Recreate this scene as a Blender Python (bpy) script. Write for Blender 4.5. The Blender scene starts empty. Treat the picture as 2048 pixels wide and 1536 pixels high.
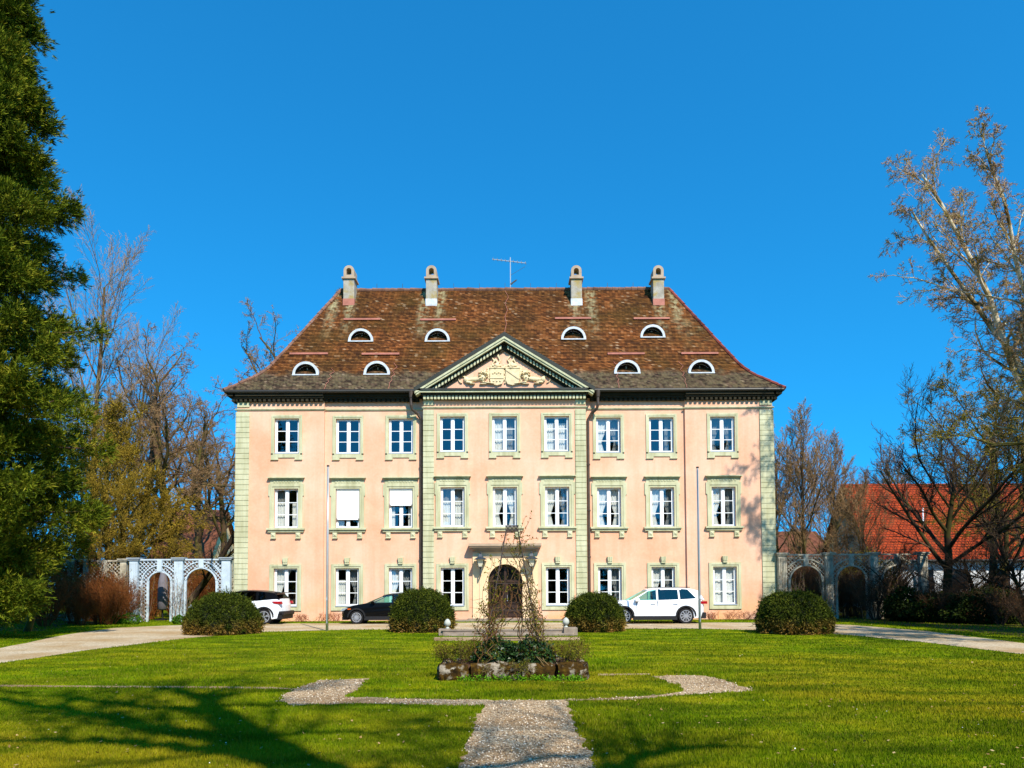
import bpy, math, random
import numpy as np
from mathutils import Vector, Matrix
R = math.radians
C = bpy.context.scene.collection
random.seed(7); NR = np.random.default_rng(7)

# ------------------------------------------------------------------ camera
F, H, PITCH, ROLL, HOR = 1500.0, 1.68, 0.045, 0.0045, 1175.0
PY = HOR - F * math.tan(PITCH)
r0 = Vector((1, 0, 0)); u0 = Vector((0, -math.sin(PITCH), math.cos(PITCH))); FW = Vector((0, math.cos(PITCH), math.sin(PITCH)))
RT = math.cos(ROLL) * r0 - math.sin(ROLL) * u0
UP = math.sin(ROLL) * r0 + math.cos(ROLL) * u0
cam = bpy.data.objects.new('camera', bpy.data.cameras.new('camera')); C.objects.link(cam)
cam.matrix_world = Matrix((( RT.x, UP.x, -FW.x, 0), (RT.y, UP.y, -FW.y, 0), (RT.z, UP.z, -FW.z, H), (0, 0, 0, 1)))
cam.data.sensor_width = 36; cam.data.lens = F / 2048 * 36
cam.data.shift_y = (PY - 768) / 2048
cam.data.clip_end = 2000; cam.data.clip_start = 0.05
bpy.context.scene.camera = cam

def U(px, py, Y):
    d = (px - 1024) * RT + (PY - py) * UP + F * FW
    s = Y / d.y
    return Vector((d.x * s, Y, H + d.z * s))
def G(px, py):
    d = (px - 1024) * RT + (PY - py) * UP + F * FW
    s = -H / d.z
    return Vector((d.x * s, d.y * s, 0))

# ------------------------------------------------------------------ light
SUN = Vector((0.45, -1.0, 1.1)).normalized()
el = math.asin(SUN.z)
w = bpy.data.worlds.new("World"); bpy.context.scene.world = w; w.use_nodes = True
nt = w.node_tree; bg = nt.nodes['Background']
sky = nt.nodes.new('ShaderNodeTexSky'); sky.sky_type = 'NISHITA'; sky.sun_disc = False
sky.sun_elevation = el; sky.sun_rotation = R(156); sky.altitude = 400; sky.air_density = 1.0; sky.dust_density = 0.2; sky.ozone_density = 3.0
hs = nt.nodes.new('ShaderNodeHueSaturation'); hs.inputs['Saturation'].default_value = 1.1; hs.inputs['Value'].default_value = 1.0
tcw = nt.nodes.new('ShaderNodeTexCoord'); mpw = nt.nodes.new('ShaderNodeMapping')
mpw.inputs['Scale'].default_value = (1, 1, .8); mpw.inputs['Location'].default_value = (0, 0, .2)   # a clear sky without the pale horizon band
nt.links.new(tcw.outputs['Generated'], mpw.inputs[0]); nt.links.new(mpw.outputs[0], sky.inputs['Vector'])
tn = nt.nodes.new('ShaderNodeMix'); tn.data_type = 'RGBA'; tn.blend_type = 'MULTIPLY'; tn.inputs[0].default_value = 1; tn.inputs[7].default_value = (.16, 1.3, 1.6, 1)
nt.links.new(sky.outputs[0], hs.inputs['Color']); nt.links.new(hs.outputs[0], tn.inputs[6]); nt.links.new(tn.outputs[2], bg.inputs[0])
bg.inputs[1].default_value = 0.122
sl = bpy.data.lights.new('sun', 'SUN'); sl.energy = 5.0; sl.angle = R(0.55); sl.color = (1, 0.92, 0.79)
so = bpy.data.objects.new('sun', sl); C.objects.link(so); so.rotation_euler = SUN.to_track_quat('Z', 'Y').to_euler()
vs = bpy.context.scene.view_settings
vs.view_transform = 'Standard'; vs.look = 'None'; vs.gamma = 1; vs.exposure = 0.5
bpy.context.scene.cycles.max_bounces = 6
bpy.context.scene.cycles.transparent_max_bounces = 16

# ------------------------------------------------------------------ helpers
def lin(c):
    if isinstance(c, str):
        c = tuple(int(c[i:i+2], 16) / 255 for i in (1, 3, 5))
    return tuple((x / 12.92 if x <= .04045 else ((x + .055) / 1.055) ** 2.4) for x in c) + (1,)

class N:
    """small node builder"""
    def __init__(s, name, rough=.8, spec=.3):
        s.m = bpy.data.materials.new(name); s.m.use_nodes = True; s.t = s.m.node_tree
        s.b = s.t.nodes['Principled BSDF']; s.b.inputs['Roughness'].default_value = rough
        s.b.inputs['Specular IOR Level'].default_value = spec
        s.tc = s.t.nodes.new('ShaderNodeTexCoord')
    def n(s, ty, **kw):
        n = s.t.nodes.new(ty)
        for k, v in kw.items(): setattr(n, k, v)
        return n
    def l(s, a, b): s.t.links.new(a, b)
    def mapping(s, scale=(1, 1, 1), src='Object', rot=(0, 0, 0)):
        m = s.n('ShaderNodeMapping'); m.inputs['Scale'].default_value = scale; m.inputs['Rotation'].default_value = rot
        s.l(s.tc.outputs[src], m.inputs[0]); return m.outputs[0]
    def noise(s, scale, vec=None, detail=4, rough=.55, w=0):
        n = s.n('ShaderNodeTexNoise'); n.inputs['Scale'].default_value = scale; n.inputs['Detail'].default_value = detail
        n.inputs['Roughness'].default_value = rough
        if w: n.noise_dimensions = '4D'; n.inputs['W'].default_value = w
        s.l(vec if vec is not None else s.tc.outputs['Object'], n.inputs['Vector']); return n.outputs['Fac']
    def ramp(s, fac, stops, interp='LINEAR'):
        n = s.n('ShaderNodeValToRGB'); n.color_ramp.interpolation = interp
        e = n.color_ramp.elements
        while len(e) < len(stops): e.new(.5)
        for i, (p, c) in enumerate(stops):
            e[i].position = p
            e[i].color = c if isinstance(c, tuple) and len(c) == 4 else (lin(c) if isinstance(c, (str, tuple)) else (c, c, c, 1))
        s.l(fac, n.inputs[0]); return n.outputs[0]
    def mix(s, fac, a, b, mode='MIX'):
        n = s.n('ShaderNodeMix', data_type='RGBA', blend_type=mode)
        for v, i in ((fac, 0), (a, 6), (b, 7)):
            if isinstance(v, (int, float)) and i == 0: n.inputs[0].default_value = v
            elif isinstance(v, (tuple, str)): n.inputs[i].default_value = v if isinstance(v, tuple) and len(v) == 4 else lin(v)
            else: s.l(v, n.inputs[i])
        return n.outputs[2]
    def math(s, op, a, b=None, clamp=False):
        n = s.n('ShaderNodeMath', operation=op, use_clamp=clamp)
        for i, v in enumerate((a, b)):
            if v is None: continue
            if isinstance(v, (int, float)): n.inputs[i].default_value = v
            else: s.l(v, n.inputs[i])
        return n.outputs[0]
    def maprange(s, v, a, b, c=0, d=1):
        n = s.n('ShaderNodeMapRange'); 
        for i, x in enumerate((a, b, c, d)): n.inputs[i + 1].default_value = x
        s.l(v, n.inputs[0]); return n.outputs[0]
    def sep(s, vec=None):
        n = s.n('ShaderNodeSeparateXYZ'); s.l(vec if vec is not None else s.tc.outputs['Object'], n.inputs[0]); return n.outputs
    def attr(s, name='rnd'):
        n = s.n('ShaderNodeAttribute'); n.attribute_name = name; return n.outputs['Fac']
    def color(s, c):
        if isinstance(c, (tuple, str)): s.b.inputs['Base Color'].default_value = c if isinstance(c, tuple) and len(c) == 4 else lin(c)
        else: s.l(c, s.b.inputs['Base Color'])
        return s
    def bump(s, h, strength=.4, dist=.02):
        n = s.n('ShaderNodeBump'); n.inputs['Strength'].default_value = strength; n.inputs['Distance'].default_value = dist
        s.l(h, n.inputs['Height']); s.l(n.outputs[0], s.b.inputs['Normal']); return s

def simple(name, c, rough=.7, spec=.3, metal=0, var=.12, scale=3, bumpy=0):
    m = N(name, rough, spec); m.b.inputs['Metallic'].default_value = metal
    c = lin(c)
    lo = tuple(x * (1 - var * 1.6) for x in c[:3]) + (1,); hi = tuple(min(1, x * (1 + var)) for x in c[:3]) + (1,)
    nz = m.noise(scale, detail=6)
    m.color(m.ramp(nz, [(.3, lo), (.7, hi)]))
    if bumpy: m.bump(m.noise(scale * 12, detail=5), bumpy, .01)
    return m.m

def mesh_np(name, V, faces, mats, smooth=False, attrs=None):
    me = bpy.data.meshes.new(name)
    V = np.asarray(V, dtype=np.float32)
    me.vertices.add(len(V)); me.vertices.foreach_set('co', V.ravel())
    loops = []; starts = []; off = 0
    for Fa in faces:
        Fa = np.asarray(Fa, dtype=np.int32)
        if not len(Fa): continue
        loops.append(Fa.ravel()); k = Fa.shape[1]
        starts.append(off + np.arange(len(Fa), dtype=np.int32) * k); off += Fa.size
    loops = np.concatenate(loops); starts = np.concatenate(starts)
    me.loops.add(len(loops)); me.loops.foreach_set('vertex_index', loops)
    me.polygons.add(len(starts)); me.polygons.foreach_set('loop_start', starts)
    me.update(calc_edges=True)
    if smooth: me.polygons.foreach_set('use_smooth', np.ones(len(starts), dtype=bool))
    for m in (mats if isinstance(mats, (list, tuple)) else [mats]): me.materials.append(m)
    if attrs is not None:
        a = me.attributes.new('rnd', 'FLOAT', 'POINT'); a.data.foreach_set('value', np.asarray(attrs, dtype=np.float32))
    return me

def link(name, me, parent=None, **props):
    o = bpy.data.objects.new(name, me); C.objects.link(o)
    if parent: o.parent = parent
    for k, v in props.items(): o[k] = v
    return o

def thing(name, label, cat, loc=(0, 0, 0), rotz=0, group=None):
    o = bpy.data.objects.new(name, None); C.objects.link(o); o.location = loc; o.rotation_euler.z = rotz
    o['label'] = label; o['category'] = cat
    if group: o['group'] = group
    o.empty_display_size = .3
    return o
def tag(o, label, cat, group=None):
    o['label'] = label; o['category'] = cat
    if group: o['group'] = group
    return o
def children_of(o): return [c for c in C.objects if c.parent == o]
def dup(root, kids, loc, rotz=0, scale=None, label=None, group=None):
    r = root.copy(); C.objects.link(r); r.location = loc; r.rotation_euler.z = rotz
    if scale: r.scale = scale if isinstance(scale, tuple) else (scale,) * 3
    if label: r['label'] = label
    if group: r['group'] = group
    for ch, subs in kids:
        c = ch.copy(); C.objects.link(c); c.parent = r
        for g in subs:
            d = g.copy(); C.objects.link(d); d.parent = c
    return r
def kids_of(root): return [(c, children_of(c)) for c in children_of(root)]

class MB:
    def __init__(s): s.v = []; s.f = []; s.mi = []
    def add(s, vs, fs, mi=0):
        o = len(s.v); s.v += [tuple(v) for v in vs]; s.f += [tuple(i + o for i in f) for f in fs]; s.mi += [mi] * len(fs)
    def box(s, x0, x1, y0, y1, z0, z1, mi=0):
        if x0 > x1: x0, x1 = x1, x0
        if y0 > y1: y0, y1 = y1, y0
        if z0 > z1: z0, z1 = z1, z0
        s.add([(x0, y0, z0), (x1, y0, z0), (x1, y1, z0), (x0, y1, z0), (x0, y0, z1), (x1, y0, z1), (x1, y1, z1), (x0, y1, z1)],
              [(0, 3, 2, 1), (4, 5, 6, 7), (0, 1, 5, 4), (1, 2, 6, 5), (2, 3, 7, 6), (3, 0, 4, 7)], mi)
    def prism(s, poly, y0, y1, mi=0):   # poly in (x,z), counterclockwise seen from -y; extruded y0 (front) .. y1
        n = len(poly)
        s.add([(x, y0, z) for x, z in poly] + [(x, y1, z) for x, z in poly],
              [tuple(range(n)), tuple(range(2 * n - 1, n - 1, -1))] + [(i, i + n, (i + 1) % n + n, (i + 1) % n) for i in range(n)], mi)
    def slab(s, poly, z0, z1, mi=0):
        n = len(poly)
        s.add([(x, y, z0) for x, y in poly] + [(x, y, z1) for x, y in poly],
              [tuple(range(n - 1, -1, -1)), tuple(range(n, 2 * n))] + [(i, (i + 1) % n, (i + 1) % n + n, i + n) for i in range(n)], mi)
    def bar(s, a, b, w, h=None, mi=0):
        a = Vector(a); b = Vector(b); h = h or w; t = (b - a).normalized()
        ref = Vector((0, 0, 1)) if abs(t.z) < .95 else Vector((0, 1, 0))
        x = t.cross(ref).normalized() * w / 2; y = t.cross(x).normalized() * h / 2
        s.add([a - x - y, a + x - y, a + x + y, a - x + y, b - x - y, b + x - y, b + x + y, b - x + y],
              [(0, 3, 2, 1), (4, 5, 6, 7), (0, 1, 5, 4), (1, 2, 6, 5), (2, 3, 7, 6), (3, 0, 4, 7)], mi)
    def tube(s, pts, rad, k=8, mi=0, cap=True):
        pts = [Vector(p) for p in pts]; n = len(pts)
        rad = rad if isinstance(rad, (list, tuple)) else [rad] * n
        vs = []; ref = None
        for i, p in enumerate(pts):
            t = (pts[min(i + 1, n - 1)] - pts[max(i - 1, 0)]).normalized()
            if ref is None: ref = Vector((0, 0, 1)) if abs(t.z) < .9 else Vector((1, 0, 0))
            a = t.cross(ref).normalized(); b = t.cross(a).normalized(); ref = -b if False else ref
            for j in range(k):
                an = 2 * math.pi * j / k; vs.append(p + (a * math.cos(an) + b * math.sin(an)) * rad[i])
        fs = [(i * k + j, i * k + (j + 1) % k, (i + 1) * k + (j + 1) % k, (i + 1) * k + j) for i in range(n - 1) for j in range(k)]
        if cap: fs += [tuple(range(k - 1, -1, -1)), tuple(range((n - 1) * k, n * k))]
        s.add(vs, fs, mi)
    def lathe(s, prof, cx=0, cy=0, z=0, k=16, mi=0, axis='z'):
        vs = []
        for r_, h_ in prof:
            for j in range(k):
                an = 2 * math.pi * j / k
                if axis == 'z': vs.append((cx + r_ * math.cos(an), cy + r_ * math.sin(an), z + h_))
                else: vs.append((cx + r_ * math.cos(an), cy + h_, z + r_ * math.sin(an)))
        n = len(prof)
        fs = [(i * k + j, i * k + (j + 1) % k, (i + 1) * k + (j + 1) % k, (i + 1) * k + j) for i in range(n - 1) for j in range(k)]
        fs += [tuple(range(k - 1, -1, -1)), tuple(range((n - 1) * k, n * k))]
        if axis != 'z': fs = [tuple(reversed(f)) for f in fs]
        s.add(vs, fs, mi)
    def ball(s, c, rad, k=10, mi=0):
        rad = rad if isinstance(rad, tuple) else (rad,) * 3
        vs = [(c[0], c[1], c[2] - rad[2])]; m = k // 2 + 1
        for i in range(1, m):
            ph = math.pi * i / m
            for j in range(k):
                an = 2 * math.pi * j / k
                vs.append((c[0] + rad[0] * math.sin(ph) * math.cos(an), c[1] + rad[1] * math.sin(ph) * math.sin(an), c[2] - rad[2] * math.cos(ph)))
        vs.append((c[0], c[1], c[2] + rad[2])); L = len(vs) - 1
        fs = [(0, 1 + (j + 1) % k, 1 + j) for j in range(k)]
        fs += [(1 + i * k + j, 1 + i * k + (j + 1) % k, 1 + (i + 1) * k + (j + 1) % k, 1 + (i + 1) * k + j) for i in range(m - 2) for j in range(k)]
        fs += [(1 + (m - 2) * k + j, 1 + (m - 2) * k + (j + 1) % k, L) for j in range(k)]
        s.add(vs, fs, mi)
    def build(s, name, mats, parent=None, bevel=0, smooth=False, remesh=0, **props):
        me = bpy.data.meshes.new(name); me.from_pydata(s.v, [], s.f)
        for m in (mats if isinstance(mats, (list, tuple)) else [mats]): me.materials.append(m)
        if any(s.mi): me.polygons.foreach_set('material_index', s.mi)
        me.update()
        if smooth: me.polygons.foreach_set('use_smooth', [True] * len(me.polygons))
        o = link(name, me, parent, **props)
        if remesh:
            md = o.modifiers.new('r', 'REMESH'); md.mode = 'VOXEL'; md.voxel_size = remesh; md.use_smooth_shade = True
        if bevel:
            md = o.modifiers.new('b', 'BEVEL'); md.width = bevel; md.segments = 2; md.limit_method = 'ANGLE'; md.angle_limit = R(40)
        return o

# ------------------------------------------------------------------ materials
M = {}
def stucco():
    m = N('peach_stucco', .9, .15)
    big = m.noise(.35, detail=5, rough=.6); fine = m.noise(9, detail=6)
    c = m.ramp(big, [(.35, '#d89e80'), (.5, '#e2b096'), (.68, '#e9c0aa')])
    blot = m.ramp(m.noise(1.1, detail=6, w=3), [(.56, 0.0), (.75, .5)])
    c = m.mix(blot, c, '#f4cfae')
    zz = m.sep()[2]
    damp = m.math('MULTIPLY', m.maprange(zz, 1.5, 0.0, 0, 1), m.ramp(m.noise(.8, detail=5, w=8), [(.4, 0.0), (.6, 1.0)]))
    c = m.mix(damp, c, '#e0a068')
    # rain streaks below sills and cornice
    st = m.ramp(m.noise(1, m.mapping((3, 3, .14)), detail=7, w=2), [(.48, 0.0), (.72, .6)])
    c = m.mix(st, c, '#cb997c')
    c = m.mix(.25, c, m.ramp(fine, [(.3, '#e0a57c'), (.7, '#f4c4a2')]))
    m.color(c).bump(fine, .25, .01); return m.m
def limegreen():
    m = N('green_render', .85, .2)
    c = m.ramp(m.noise(1.3, detail=6), [(.3, '#b6b592'), (.7, '#cbcaaa')])
    st = m.ramp(m.noise(1, m.mapping((5, 5, .5)), detail=6), [(.45, 0.0), (.75, .7)])
    c = m.mix(st, c, '#96946c')
    m.color(c).bump(m.noise(14), .2, .01); return m.m
def rooftile():
    m = N('roof_tiles', .85, .2)
    x, y, z = m.sep()
    # per-tile id from x and course height
    row = m.math('FLOOR', m.math('DIVIDE', z, .1032))
    sx = m.math('ADD', m.math('DIVIDE', m.math('ADD', x, y), .17), m.math('MULTIPLY', row, .5))
    fx = m.math('FLOOR', sx); cb = m.n('ShaderNodeCombineXYZ'); m.l(fx, cb.inputs[0]); m.l(row, cb.inputs[1])
    wn = m.n('ShaderNodeTexWhiteNoise', noise_dimensions='2D'); m.l(cb.outputs[0], wn.inputs['Vector'])
    tile = m.ramp(wn.outputs['Value'], [(0, '#4c2b14'), (.3, '#6f401e'), (.7, '#8b5226'), (1, '#a86c3c')])
    grime = m.ramp(m.noise(.55, detail=8, rough=.65), [(.36, 0.0), (.62, .85)])
    c = m.mix(grime, tile, m.mix(wn.outputs['Value'], '#402713', '#6b4a22'))
    moss = m.ramp(m.noise(.5, detail=7, w=5, rough=.6), [(.5, 0.0), (.66, .35)])
    c = m.mix(moss, c, '#5c4a1a')
    zn = m.math('ADD', z, m.math('MULTIPLY', m.noise(1.2, detail=5), 1.1))
    low = m.maprange(zn, 13.95, 13.55, 0, .8)
    c = m.mix(low, c, m.mix(m.ramp(m.noise(4, detail=6), [(.42, 0.0), (.6, 1.0)]), m.ramp(wn.outputs['Value'], [(0, '#38302a'), (.6, '#5d5043'), (1, '#8a7a68')]), '#84795c'))
    wnb = m.ramp(wn.outputs['Value'], [(.95, 0.0), (.97, .6)])
    c = m.mix(m.math('MULTIPLY', wnb, m.ramp(m.noise(1.5), [(.4, .15), (.65, 1.0)])), c, '#b5a386')
    # lichen streaks beneath the chimneys
    s = None
    for cx in (-9.62, -4.3, 4.6, 9.55):
        for sd in (-.5, .5):
            d = m.math('ABSOLUTE', m.math('SUBTRACT', x, cx + sd))
            g = m.maprange(d, .1, .42, 1, 0); s = g if s is None else m.math('MAXIMUM', s, g)
    s = m.math('MULTIPLY', s, m.maprange(z, 15.4, 18.2, 0, 1))
    s = m.math('MULTIPLY', s, m.ramp(m.noise(3.5, detail=6), [(.42, 0.0), (.6, 1.0)]))
    c = m.mix(s, c, '#b0a47c')
    s2 = m.math('MULTIPLY', m.maprange(x, 8.6, 11, 0, 1), m.maprange(z, 14.5, 18, 0, 1))
    s2 = m.math('MULTIPLY', s2, m.ramp(m.noise(1.6, detail=7, w=2), [(.5, 0.0), (.66, .6)]))
    c = m.mix(s2, c, '#a09a6c')
    edge = m.math('FRACT', sx); gap = m.ramp(m.math('ABSOLUTE', m.math('SUBTRACT', edge, .5)), [(.40, 1.0), (.5, .35)])
    c = m.mix(1, c, gap, 'MULTIPLY')
    m.color(c)
    h = m.math('ADD', m.math('MULTIPLY', wn.outputs['Value'], .6), gap)
    m.bump(h, .5, .02); return m.m
def glass():
    m = bpy.data.materials.new('window_glass'); m.use_nodes = True; t = m.node_tree; t.nodes.clear()
    o = t.nodes.new('ShaderNodeOutputMaterial'); mx = t.nodes.new('ShaderNodeMixShader')
    tr = t.nodes.new('ShaderNodeBsdfTransparent'); tr.inputs[0].default_value = (.8, .82, .82, 1)
    gl = t.nodes.new('ShaderNodeBsdfGlossy'); gl.inputs['Roughness'].default_value = .015; gl.inputs[0].default_value = (.9, .95, 1, 1)
    tc = t.nodes.new('ShaderNodeTexCoord'); nz = t.nodes.new('ShaderNodeTexNoise'); nz.inputs['Scale'].default_value = 1.3
    bp = t.nodes.new('ShaderNodeBump'); bp.inputs['Strength'].default_value = .05; bp.inputs['Distance'].default_value = .05
    t.links.new(tc.outputs['Object'], nz.inputs[0]); t.links.new(nz.outputs[0], bp.inputs['Height']); t.links.new(bp.outputs[0], gl.inputs['Normal'])
    mx.inputs[0].default_value = .11
    t.links.new(tr.outputs[0], mx.inputs[1]); t.links.new(gl.outputs[0], mx.inputs[2]); t.links.new(mx.outputs[0], o.inputs[0])
    return m
def bark(name, a, b, c2=None):
    m = N(name, .9, .15)
    nz = m.noise(3, m.mapping((3, 3, .6)), detail=7)
    c = m.ramp(nz, [(.3, a), (.7, b)])
    if c2: c = m.mix(m.ramp(m.noise(1.1, detail=5), [(.45, 0.0), (.6, .9)]), c, c2)
    m.color(c); return m.m
def leafmat(name, cols, trans=.25, rough=.7, spec=.08):
    """leaf colour from the per-leaf number rnd and a large noise"""
    m = N(name, rough, spec)
    v = m.math('ADD', m.math('MULTIPLY', m.attr(), .6), m.math('MULTIPLY', m.noise(1.2, detail=3), .4))
    c = m.ramp(v, cols); m.color(c)
    if trans:
        tl = m.n('ShaderNodeBsdfTranslucent'); m.l(c, tl.inputs[0]); mx = m.n('ShaderNodeMixShader'); mx.inputs[0].default_value = trans
        out = m.t.nodes['Material Output']; m.l(m.b.outputs[0], mx.inputs[1]); m.l(tl.outputs[0], mx.inputs[2]); m.l(mx.outputs[0], out.inputs[0])
    return m.m
M['stucco'] = stucco(); M['green'] = limegreen(); M['roof'] = rooftile(); M['glass'] = glass()
M['white'] = simple('white_paint', '#e9ecee', .45, .4, var=.03)
M['sillgrey'] = simple('grey_sill', '#9aa3ab', .6, var=.08)
M['cream'] = simple('cream_render', '#e6c8a0', .85, var=.05, scale=2)
M['stonecream'] = simple('relief_stone', '#dcc8a0', .8, var=.1, scale=6)
M['stone'] = simple('step_stone', '#8f8070', .9, var=.18, scale=5, bumpy=.4)
M['hood'] = simple('hood_stone', '#b09a82', .85, var=.12, scale=3)
M['darkmetal'] = simple('dark_metal', '#2b2a26', .5, .4, var=.15)
M['soffit'] = simple('shade_dark_cornice', '#2e2a1c', .9, var=.2)  # shade under the eaves is put into this dark cornice colour
M['slate'] = simple('pediment_sheet_metal', '#2f322c', .6, .3, var=.15)
M['pipe'] = simple('brown_downpipe', '#4a3f36', .5, .4, var=.2)
M['interior'] = simple('room_walls', '#4c4540', .9, var=.1)
M['curtain'] = simple('curtain_cloth', '#e6e6e0', .9, var=.05)
M['net'] = simple('grey_net_curtain', '#8b8e8c', .9, var=.05)
M['blind'] = simple('white_blind', '#f3f3f1', .6, var=.02)
M['lead'] = simple('pale_lead_flashing', '#c5ccd2', .6, .4, var=.15, scale=5)
M['blacklining'] = simple('near_black_lining', '#1c1613', .8, var=.3)
M['chimney'] = None
def chim():
    m = N('chimney_render', .9, .1)
    c = m.ramp(m.noise(2.5, detail=6), [(.3, '#8e8779'), (.7, '#b5aea0')])
    c = m.mix(m.ramp(m.noise(1.7, detail=6, w=4), [(.5, 0.0), (.62, .8)]), c, '#a08a4c')
    m.color(c); return m.m
M['chimney'] = chim()
M['ridge'] = simple('ridge_tiles', '#7d5b4b', .85, var=.3, scale=2)
M['redridge'] = simple('red_hip_tiles', '#7c3c30', .85, var=.45, scale=1.2)
M['pinkbar'] = simple('pink_snow_bar', '#b0705f', .7, var=.15)
M['pole'] = simple('pole_grey_paint', '#b9b6b4', .35, .5, metal=.3, var=.05)
M['trellis'] = simple('pale_blue_trellis_paint', '#bccad4', .6, var=.1)
M['oldtrellis'] = simple('weathered_trellis_paint', '#b0a894', .8, var=.35, scale=4)
M['iron'] = simple('rusty_iron', '#3b2f2a', .7, .4, var=.25)
def door_m():
    m = N('door_wood', .5, .4)
    nz = m.noise(2, m.mapping((6, 6, .8)), detail=6)
    m.color(m.ramp(nz, [(.3, '#1a100a'), (.7, '#3f2718')])); return m.m
M['door'] = door_m()
M['doorglass'] = simple('dark_door_glass', '#0b0c0a', .25, .2, var=.2)
M['lampglass'] = simple('pale_lamp_glass', '#d6d0b8', .2, .5, var=.05)
M['lampmetal'] = simple('lamp_black_paint', '#2f3740', .4, .5, var=.1)
def mossy():
    m = N('mossy_trough_stone', .95, .1)
    c = m.ramp(m.noise(5, detail=8), [(.3, '#6d6455'), (.55, '#9c9180'), (.75, '#c2b9a6')])
    mo = m.ramp(m.noise(3.6, detail=9, rough=.7), [(.42, 0.0), (.49, 1.0)])
    c = m.mix(mo, c, m.ramp(m.noise(9, detail=5), [(.35, '#20170a'), (.6, '#47330f'), (.75, '#6b571a')]))
    m.color(c).bump(m.noise(10, detail=8), .9, .04); return m.m
M['mossy'] = mossy()
M['soil'] = simple('planter_soil', '#4a3322', .95, var=.4, scale=12, bumpy=.8)
M['tyre'] = simple('tyre_rubber', '#17171a', .8, var=.1)
M['rimdark'] = simple('rim_dark', '#22252b', .4, .5, metal=.4, var=.1)
M['rim'] = simple('rim_silver', '#b8bcc4', .3, .5, metal=.6, var=.05)
M['carwhite'] = simple('white_car_paint', '#e4e9ef', .18, .6, var=.02)
M['carblack'] = simple('black_car_paint', '#060607', .3, .18, var=.1)
M['plastic'] = simple('black_plastic', '#1a1a1d', .6, .3, var=.1)
M['red'] = simple('red_light_lens', '#a0121f', .2, .6, var=.1)
M['orange'] = simple('orange_lens', '#d0601c', .2, .6, var=.05)
M['headlamp'] = simple('headlamp_lens', '#8d97a2', .1, .8, var=.2)
M['seat'] = simple('car_seat', '#2a2a2c', .9, var=.1)
def carglass(name, tint, f):
    m = bpy.data.materials.new(name); m.use_nodes = True; t = m.node_tree; t.nodes.clear()
    o = t.nodes.new('ShaderNodeOutputMaterial'); mx = t.nodes.new('ShaderNodeMixShader')
    tr = t.nodes.new('ShaderNodeBsdfTransparent'); tr.inputs[0].default_value = tint
    gl = t.nodes.new('ShaderNodeBsdfGlossy'); gl.inputs['Roughness'].default_value = .02
    mx.inputs[0].default_value = f
    t.links.new(tr.outputs[0], mx.inputs[1]); t.links.new(gl.outputs[0], mx.inputs[2]); t.links.new(mx.outputs[0], o.inputs[0])
    return m
M['cg'] = carglass('green_car_glass', (.55, .85, .75, 1), .12); M['cgd'] = carglass('dark_car_glass', (.05, .05, .06, 1), .1)

# ------------------------------------------------------------------ ground
PP = lambda pts: [G(*p) for p in pts]
# gravel areas (corner points found on the ground)
drive_near = [(-700, 1440), (-350, 1374), (0, 1326), (180, 1300), (380, 1276), (520, 1264), (700, 1259.5), (1024, 1258.5), (1390, 1257), (1560, 1262), (1700, 1270), (1850, 1285), (2048, 1309), (2500, 1364), (2800, 1400)]
drive_far = [(2800, 1345), (2300, 1316), (2048, 1287), (1850, 1262), (1700, 1250), (1600, 1246.5), (1500, 1245.5), (1024, 1245), (600, 1247), (420, 1249), (330, 1251.5), (230, 1256), (130, 1270), (0, 1297), (-350, 1340), (-700, 1390)]
path_c = [(800, 1720), (918, 1536), (945, 1450), (966, 1411), (850, 1410), (700, 1407), (580, 1411), (563, 1402), (566, 1391), (598, 1375), (636, 1361), (735, 1357), (715, 1377), (690, 1394), (850, 1399), (1024, 1401), (1180, 1398), (1300, 1392), (1366, 1384), (1368, 1376), (1340, 1365), (1304, 1352), (1400, 1351), (1450, 1360), (1470, 1368), (1508, 1382), (1440, 1386), (1370, 1390), (1240, 1401), (1132, 1402), (1150, 1445), (1190, 1536), (1290, 1720)]
strip_l = [(-100, 1373), (560, 1378), (600, 1381), (596, 1377.5), (540, 1374.5), (-100, 1369.5)]
strip_s = [(868, 1282), (1160, 1281), (1160, 1274), (868, 1275)]
strip_r = [(1195, 1351.5), (1300, 1350), (1300, 1347.5), (1195, 1348)]
def rough_poly(pts, step=.35, amp=.03, seed=1):
    rr = random.Random(seed); out = []; n = len(pts)
    for i in range(n):
        a, b = pts[i], pts[(i + 1) % n]; L = (b - a).length; k = max(1, int(L / step)) if L < 60 else 20
        for j in range(k):
            p = a.lerp(b, j / k); out.append((p.x + rr.uniform(-amp, amp), p.y + rr.uniform(-amp, amp)))
    return out
polys = {}
polys['drive'] = rough_poly(PP(drive_near + drive_far), 1.0, .05, 2)
polys['path'] = rough_poly(PP(path_c), .14, .055, 3)
polys['sl'] = rough_poly(PP(strip_l), .2, .025, 4)
polys['ss'] = rough_poly(PP(strip_s), .3, .03, 5)
polys['sr'] = rough_poly(PP(strip_r), .2, .02, 6)
def gravel(name, pal, dark, sc):
    m = N(name, .95, .1)
    vo = m.n('ShaderNodeTexVoronoi'); vo.inputs['Scale'].default_value = sc; m.l(m.tc.outputs['Object'], vo.inputs['Vector'])
    c = m.ramp(m.sep(vo.outputs['Color'])[0], [(i / (len(pal) - 1), p) for i, p in enumerate(pal)])
    c = m.mix(m.ramp(m.noise(.5, detail=7, rough=.6), [(.42, 0.0), (.64, .75)]), c, dark)
    m.color(c); m.bump(vo.outputs['Distance'], .5, .01); return m.m
M['gravel'] = gravel('path_gravel', ['#6a563e', '#9c8566', '#b89f7c', '#d0ba98', '#966e42', '#7a6850'], '#6d5334', 55)
M['drive'] = gravel('drive_gravel', ['#8d7e68', '#b5a488', '#c8b79a', '#a59274'], '#9a7c50', 25)
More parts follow.
